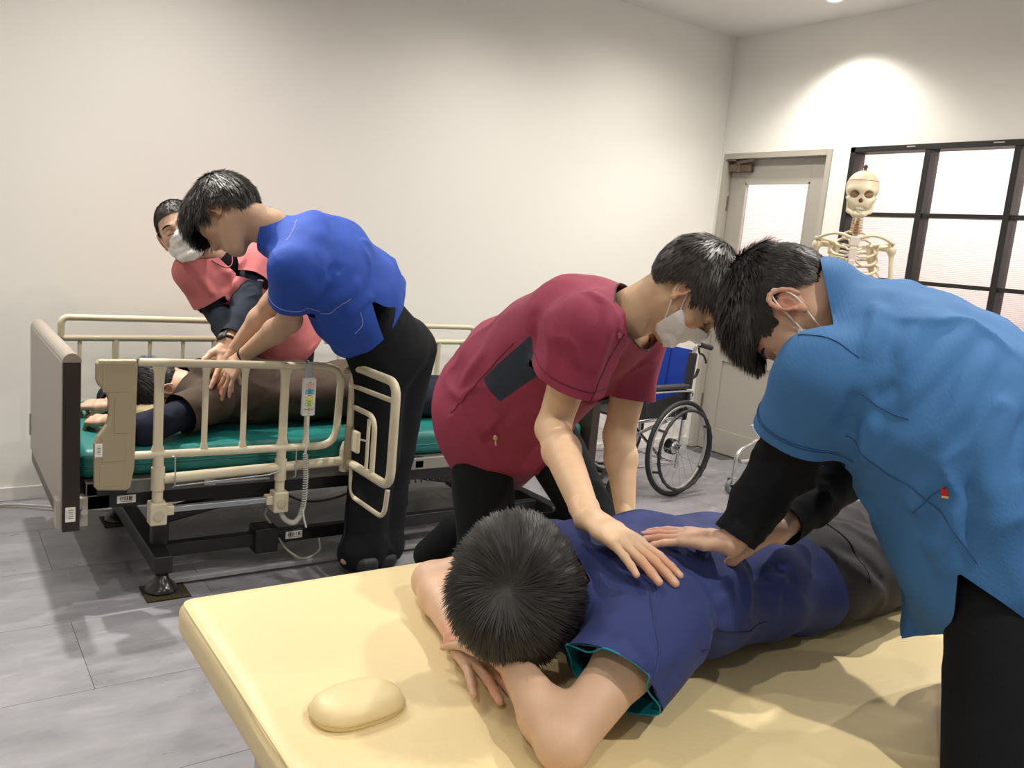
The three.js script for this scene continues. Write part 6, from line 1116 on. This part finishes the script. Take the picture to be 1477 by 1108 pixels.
// ================================================================== man in pink beyond the bed
{
  const g = thing('person', 'masked person in pink tunic and dark undershirt behind the hospital bed', 'person');
  const J = { rsh: [-3.685, 1.091, 0.613], rel: [-3.572, 0.932, 0.625], rwr: [-3.602, 0.845, 0.871], lsh: [-3.432, 1.163, 0.581], lel: [-3.495, 0.986, 0.720], lwr: [-3.628, 0.847, 0.926],
    rhip: [-3.322, 0.800, 0.482], lhip: [-3.191, 0.832, 0.470], rkn: [-3.32, 0.57, 0.46], lkn: [-3.16, 0.57, 0.43], ran: [-3.1, 0.56, 0.36], lan: [-2.86, 0.56, 0.36] };
  const skin = [0.58, 0.36, 0.25];
  const hd = { c: [-3.745, 1.254, 0.663], up: [-0.429, 0.858, -0.282], fwd: [-0.023, -0.487, 0.873], s: 1.06, neck: [-3.603, 1.169, 0.606] };
  const o = { J, skin, h: 0.01, head: hd, headH: 0.0035, handH: 0.0035,
    hands: [{ w: [-3.628, 0.841, 0.927], d: [-0.121, -0.841, 0.527], n: [0.1, 0.75, 0.6], side: -1, s: 1.08, spread: [0.28, 0.08, -0.12, -0.3], curl: [[0.1, 0.15, 0.1], [0.1, 0.15, 0.1], [0.1, 0.15, 0.1], [0.1, 0.15, 0.1]], thumb: [0.9, -0.1, 0.2] }, { w: [-3.602, 0.823, 0.875], d: [-0.406, -0.901, 0.157], n: [0, 0.8, 0.5], side: 1, s: 1.05, spread: [0.2, 0.05, -0.15, -0.3] }] };
  const head = buildBody(g, o);
  buildMask(g, head);
  buildHair(g, head, { thick: 0.005, count: 7000, width: 0.0009, seg: 2, whorl: [0, 0.1, -0.05], label: 'very short cropped dark hair',
    line: (q) => hairline(q, 0.004),
    strand: () => ({ len: 0.008, lift: 0.5, mess: 0.2, grav: 0.0 }) }, mat([0.03, 0.024, 0.021], 0.6));
  const sc = mix(J.lsh, J.rsh, 0.5), pc = mix(J.lhip, J.rhip, 0.5), lat = nrm(sub(J.rsh, J.lsh)), latH = nrm(sub(J.rhip, J.lhip)), ax = nrm(sub(pc, sc));
  let fr = nrm(cross(ax, lat)); if (fr[2] < 0) fr = mul(fr, -1);
  const sec = (t, off, a, b) => ({ c: mad(mix(sc, pc, t), fr, off), l: nrm(mix(lat, latH, clamp(t, 0, 1))), a, b });
  const S = [sec(-0.08, -0.02, 0.12, 0.07), sec(0.14, 0.0, 0.18, 0.115), sec(0.45, 0.01, 0.18, 0.13), sec(0.75, 0.02, 0.17, 0.13), sec(1.05, 0.02, 0.175, 0.14), sec(1.3, 0.02, 0.18, 0.14)];
  const prims = []; for (let i = 0; i < S.length - 1; i++) prims.push([oval(S[i], S[i + 1]), 0.09]);
  const dR = nrm(sub(J.rel, J.rsh)), dL = nrm(sub(J.lel, J.lsh)), slR = mix(J.rsh, J.rel, 0.72), slL = mix(J.lsh, J.lel, 0.6), nk = nrm(sub(hd.c, hd.neck));
  prims.push([cap(mix(J.lsh, sc, 0.35), J.lsh, 0.08, 0.07), 0.05], [cuff(J.lsh, mix(J.lsh, J.lel, 0.9), 0.07, 0.076, slL, dL), 0.04], [cap(mix(J.rsh, sc, 0.35), J.rsh, 0.08, 0.07), 0.05], [cuff(J.rsh, mix(J.rsh, J.rel, 1.0), 0.07, 0.08, slR, dR), 0.04], [cap(sc, hd.neck, 0.07, 0.06), 0.05]);
  const vee = mad(mad(hd.neck, ax, 0.075), fr, 0.06);
  const F = garment(g, 'tunic', prims, 0.008, {
    folds: [[[[-3.571, 1.111, 0.716], [-3.545, 1.006, 0.780], [-3.563, 0.920, 0.759]], 0.014, 0.0162], [[[-3.685, 1.079, 0.740], [-3.633, 1.000, 0.755]], 0.014, 0.0121], [[[-3.510, 1.127, 0.694], [-3.596, 1.026, 0.715]], 0.013, -0.0135], [[[-3.345, 0.886, 0.672], [-3.395, 0.793, 0.655]], 0.014, 0.0108]],
    push: wrinkle(0.006, 9, [1, 0.9, 1]),
    clips: [cutEnd(slL, dL, 0.09), cutEnd(slR, dR, 0.095), cutBelow(mix(sc, pc, 1.12), ax), cutEnd(mad(hd.neck, nk, 0.0), nk, 0.075, 0.2), (p) => { const q = sub(p, vee), up = -dot(q, ax); return Math.min(up * 0.55 - Math.abs(dot(q, lat)), dot(q, fr) + 0.035, 0.13 - len(q)); }],
  }, fabric([0.60, 0.185, 0.19], 0.8), 'pink short-sleeved V-neck tunic');
  part(F.mesh, 'neck_trim', stitch(F.f, [mad(mad(vee, ax, -0.07), lat, 0.045), vee, mad(mad(vee, ax, -0.07), lat, -0.045)], 0.002, 0.001), mat([0.45, 0.12, 0.13], 0.8));
  part(F.mesh, 'chest_print', [ball(F.f.project([-3.616, 1.024, 0.825], 0.0), 0.008, 1.6, 0.6, 0.6), ball(F.f.project([-3.601, 1.010, 0.839], 0.0), 0.005)], mat([0.12, 0.08, 0.14], 0.7), 'small dark badge');
  part(F.mesh, 'undershirt_neck', toGeo(shell(clip(new Field([[cap(mad(sc, fr, 0.01), mad(hd.neck, nk, 0.0), 0.066, 0.064), 0.02]], 0.006, 0.02).mesh(), (p) => dot(sub(p, mad(hd.neck, nk, 0.012)), nk)), 0.002)), fabric([0.012, 0.013, 0.017], 0.8), 'black undershirt');
  for (const s of ['l', 'r']) {
    const sh = J[s + 'sh'], el = J[s + 'el'], wr = J[s + 'wr'], d = nrm(sub(wr, el));
    garment(g, 'undershirt_sleeve', [[cap(mix(sh, el, 0.3), el, 0.058, 0.055), 0.02], [cap(el, mix(el, wr, 0.5), 0.055, 0.05), 0.03], [cuff(mix(el, wr, 0.5), mad(wr, d, 0.02), 0.05, 0.037, mix(el, wr, 0.9), d), 0.02]], 0.007,
      { push: wrinkle(0.005, 18, [1, 1.4, 1]), clips: [cutEnd(mix(el, wr, 0.9), d, 0.1), cutEnd(mix(sh, el, 0.42), sub(sh, el), 0.1)] }, fabric([0.016, 0.022, 0.035], 0.8), 'dark navy long undershirt sleeve');
  }
  { // digital wristwatch
    const d = nrm(sub(J.lwr, J.lel)), c = mad(J.lwr, d, -0.004), n = orth([-0.801, 0.357, 0.481], d), b = new THREE.Matrix4().makeBasis(toV(cross(d, n)), toV(d), toV(n));
    const wt = part(g, 'wristwatch', torus(c, d, 0.0305, 0.0055, 36, 8).scale(1, 1, 1), mat(0x0c0c0d, 0.5), 'black digital wristwatch');
    part(wt, 'watch_case', box(0.036, 0.04, 0.012, 0, 0, 0, 0.005).applyMatrix4(b).translate(...mad(c, n, 0.034)), mat(0x111112, 0.4));
    part(wt, 'watch_face', box(0.02, 0.018, 0.002, 0, 0, 0).applyMatrix4(b).translate(...mad(c, n, 0.0405)), mat(0x5c6260, 0.3));
  }
  const tp = [[oval({ c: mix(sc, pc, 0.85), l: latH, a: 0.14, b: 0.1 }, { c: pc, l: latH, a: 0.16, b: 0.125 }), 0.04]];
  for (const s of ['l', 'r']) tp.push([cap(J[s + 'hip'], J[s + 'kn'], 0.095, 0.075), 0.05], [cap(J[s + 'kn'], J[s + 'an'], 0.065, 0.05), 0.03]);
  garment(g, 'trousers', tp, 0.011, { push: wrinkle(0.005, 8, [1, 0.5, 1]), clips: [cutBelow([0, 0.509, 0], [0, -1, 0])] }, fabric([0.012, 0.014, 0.022], 0.8), 'dark navy trousers');
}
// ================================================================== man lying on the hospital bed
{
  const g = thing('person', 'masked person in brown tunic lying face down on the hospital bed', 'person');
  const MT = 0.509;
  const J = { lsh: [-3.69, 0.622, 0.95], lel: [-3.954, 0.555, 1.086], lwr: [-4.030, 0.546, 0.897], rsh: [-3.69, 0.615, 0.57], rel: [-3.95, 0.556, 0.50], rwr: [-3.988, 0.557, 0.651],
    lhip: [-3.08, 0.607, 0.84], rhip: [-3.08, 0.607, 0.66], lkn: [-2.66, 0.587, 0.86], rkn: [-2.66, 0.587, 0.64], lan: [-2.26, 0.567, 0.87], ran: [-2.26, 0.567, 0.63], ltoe: [-2.14, 0.545, 0.88], rtoe: [-2.14, 0.545, 0.63] };
  const skin = [0.58, 0.37, 0.26];
  const hd = { c: [-3.827, 0.624, 0.703], up: [-0.97, 0.08, 0.15], fwd: [-0.12, -0.97, 0.05], s: 1.04, neck: [-3.73, 0.64, 0.76] };
  const o = { J, skin, h: 0.009, head: hd, headH: 0.0035, handH: 0.0035,
    hands: [{ w: [-4.030, 0.546, 0.897], d: [-0.594, -0.084, -0.800], n: [0, 0.9, 0.4], side: -1, s: 1.0, curl: [[0.8, 1.3, 0.8], [0.85, 1.3, 0.8], [0.9, 1.35, 0.8], [0.95, 1.4, 0.8]], thumb: [0.3, -0.7, 0.3] }, { w: [-3.988, 0.557, 0.651], d: [-0.877, -0.073, -0.475], n: [0, 0.95, 0.2], side: 1, s: 1.05, curl: [[0.8, 1.2, 0.7], [0.8, 1.2, 0.7], [0.8, 1.2, 0.7], [0.8, 1.2, 0.7]], thumb: [0.3, -0.6, 0.3] }] };
  const head = buildBody(g, o);
  buildMask(g, head);
  const short = (q) => smooth(0.03, 0.07, q[1] + 0.3 * Math.max(0, q[2]));
  buildHair(g, head, { thick: 0.013, count: 6000, width: 0.0014, seg: 5, whorl: [0, 0.1, -0.05], label: 'black hair clipped short above the ears', shape: (q) => -0.009 * (1 - short(q)),
    line: (q) => hairline(q, -0.005),
    strand: (q) => short(q) > 0.3 ? { len: 0.045, lift: 0.16, mess: 0.12, grav: 0.06 } : { len: 0.008, lift: 0.35, mess: 0.2, grav: 0 } });
  const L = [0, 0, 1], sec = (x, y, z, a, b) => ({ c: [x, y, z], l: L, a, b });
  const S = [sec(-3.76, 0.625, 0.755, 0.11, 0.085), sec(-3.67, 0.622, 0.755, 0.2, 0.118), sec(-3.48, 0.62, 0.755, 0.205, 0.128), sec(-3.27, 0.615, 0.755, 0.19, 0.12), sec(-3.05, 0.615, 0.755, 0.195, 0.125), sec(-2.86, 0.615, 0.755, 0.2, 0.125)];
  const prims = []; for (let i = 0; i < S.length - 1; i++) prims.push([oval(S[i], S[i + 1]), 0.05]);
  const slL = mix(J.lsh, J.lel, 0.5), slR = mix(J.rsh, J.rel, 0.5), mid = [-3.67, 0.62, 0.755];
  prims.push([cap(mix(J.lsh, mid, 0.3), J.lsh, 0.08, 0.075), 0.05], [cuff(J.lsh, mix(J.lsh, J.lel, 0.75), 0.075, 0.08, slL, sub(J.lel, J.lsh)), 0.04], [cap(mix(J.rsh, mid, 0.3), J.rsh, 0.08, 0.072), 0.05], [cuff(J.rsh, mix(J.rsh, J.rel, 0.75), 0.072, 0.075, slR, sub(J.rel, J.rsh)), 0.04]);
  garment(g, 'tunic', prims, 0.009, { folds: [[[[-3.6, 0.73, 0.8], [-3.62, 0.70, 0.9], [-3.6, 0.62, 0.97]], 0.016, 0.0219], [[[-3.55, 0.78, 0.78], [-3.5, 0.74, 0.9]], 0.016, 0.0182], [[[-3.66, 0.73, 0.9], [-3.56, 0.65, 0.96]], 0.014, -0.0182], [[[-3.4, 0.77, 0.8], [-3.42, 0.7, 0.93]], 0.015, 0.0163]], push: wrinkle(0.006, 9, [0.8, 1, 1.2]),
    clips: [cutEnd(slL, sub(J.lel, J.lsh), 0.095), cutEnd(slR, sub(J.rel, J.rsh), 0.09), cutBelow([-2.95, 0, 0], [1, 0, 0]), (p) => Math.min(-(p[0] + 3.735), 0.078 - Math.hypot(p[2] - 0.757, p[1] - 0.675)), (p) => MT + 0.002 - p[1]] }, fabric([0.062, 0.040, 0.028], 0.8), 'brown short-sleeved tunic');
  for (const s of ['l', 'r']) {
    const sh = J[s + 'sh'], el = J[s + 'el'], wr = J[s + 'wr'], d = nrm(sub(wr, el));
    garment(g, 'undershirt_sleeve', [[cap(mix(sh, el, 0.35), el, 0.054, 0.055), 0.02], [cuff(el, mad(wr, d, 0.02), 0.054, 0.038, mix(el, wr, 0.8), d), 0.03]], 0.008, { push: wrinkle(0.005, 14, [1, 1, 1]), clips: [cutEnd(mix(el, wr, 0.8), d, 0.1), (p) => MT + 0.001 - p[1]] }, fabric([0.009, 0.012, 0.024], 0.8), 'dark navy long undershirt sleeve');
  }
  const tp = [[oval(sec(-3.15, 0.61, 0.755, 0.165, 0.1), sec(-3.02, 0.612, 0.755, 0.18, 0.115)), 0.05]];
  for (const s of ['l', 'r']) tp.push([cap(J[s + 'hip'], J[s + 'kn'], 0.1, 0.08), 0.05], [cap(J[s + 'kn'], J[s + 'an'], 0.08, 0.065), 0.03]);
  garment(g, 'trousers', tp, 0.01, { push: wrinkle(0.007, 8, [0.7, 1, 1.2]), clips: [cutEnd(J.lan, [1, 0, 0], 0.1, 0.2), cutEnd(J.ran, [1, 0, 0], 0.1, 0.2), (p) => MT + 0.001 - p[1]] }, fabric([0.013, 0.017, 0.028], 0.8), 'dark navy trousers');
  // face cushion under his head
  const c = thing('face_cushion', 'curved pale yellow face cushion under the head on the bed', 'cushion');
  const arc = []; for (let k = 0; k <= 16; k++) { const a = -2.3 + k / 16 * 4.6; arc.push([hd.c[0] - 0.01 - Math.cos(a) * 0.085, MT + 0.04, hd.c[2] + Math.sin(a) * 0.105]); }
  part(c, 'pad', tube(arc, arc.map((_, i) => 0.040 - 0.004 * Math.abs(i - 8) / 8), false, 14), M_vinyl);
  part(c, 'seam', tube(arc.map((p) => { const o2 = sub(p, [hd.c[0], p[1], hd.c[2]]), n = nrm(o2); return mad(p, n, 0.0395); }), 0.0016, false, 6), mat([0.3, 0.22, 0.1], 0.6));
}
renderer.render(scene, camera);
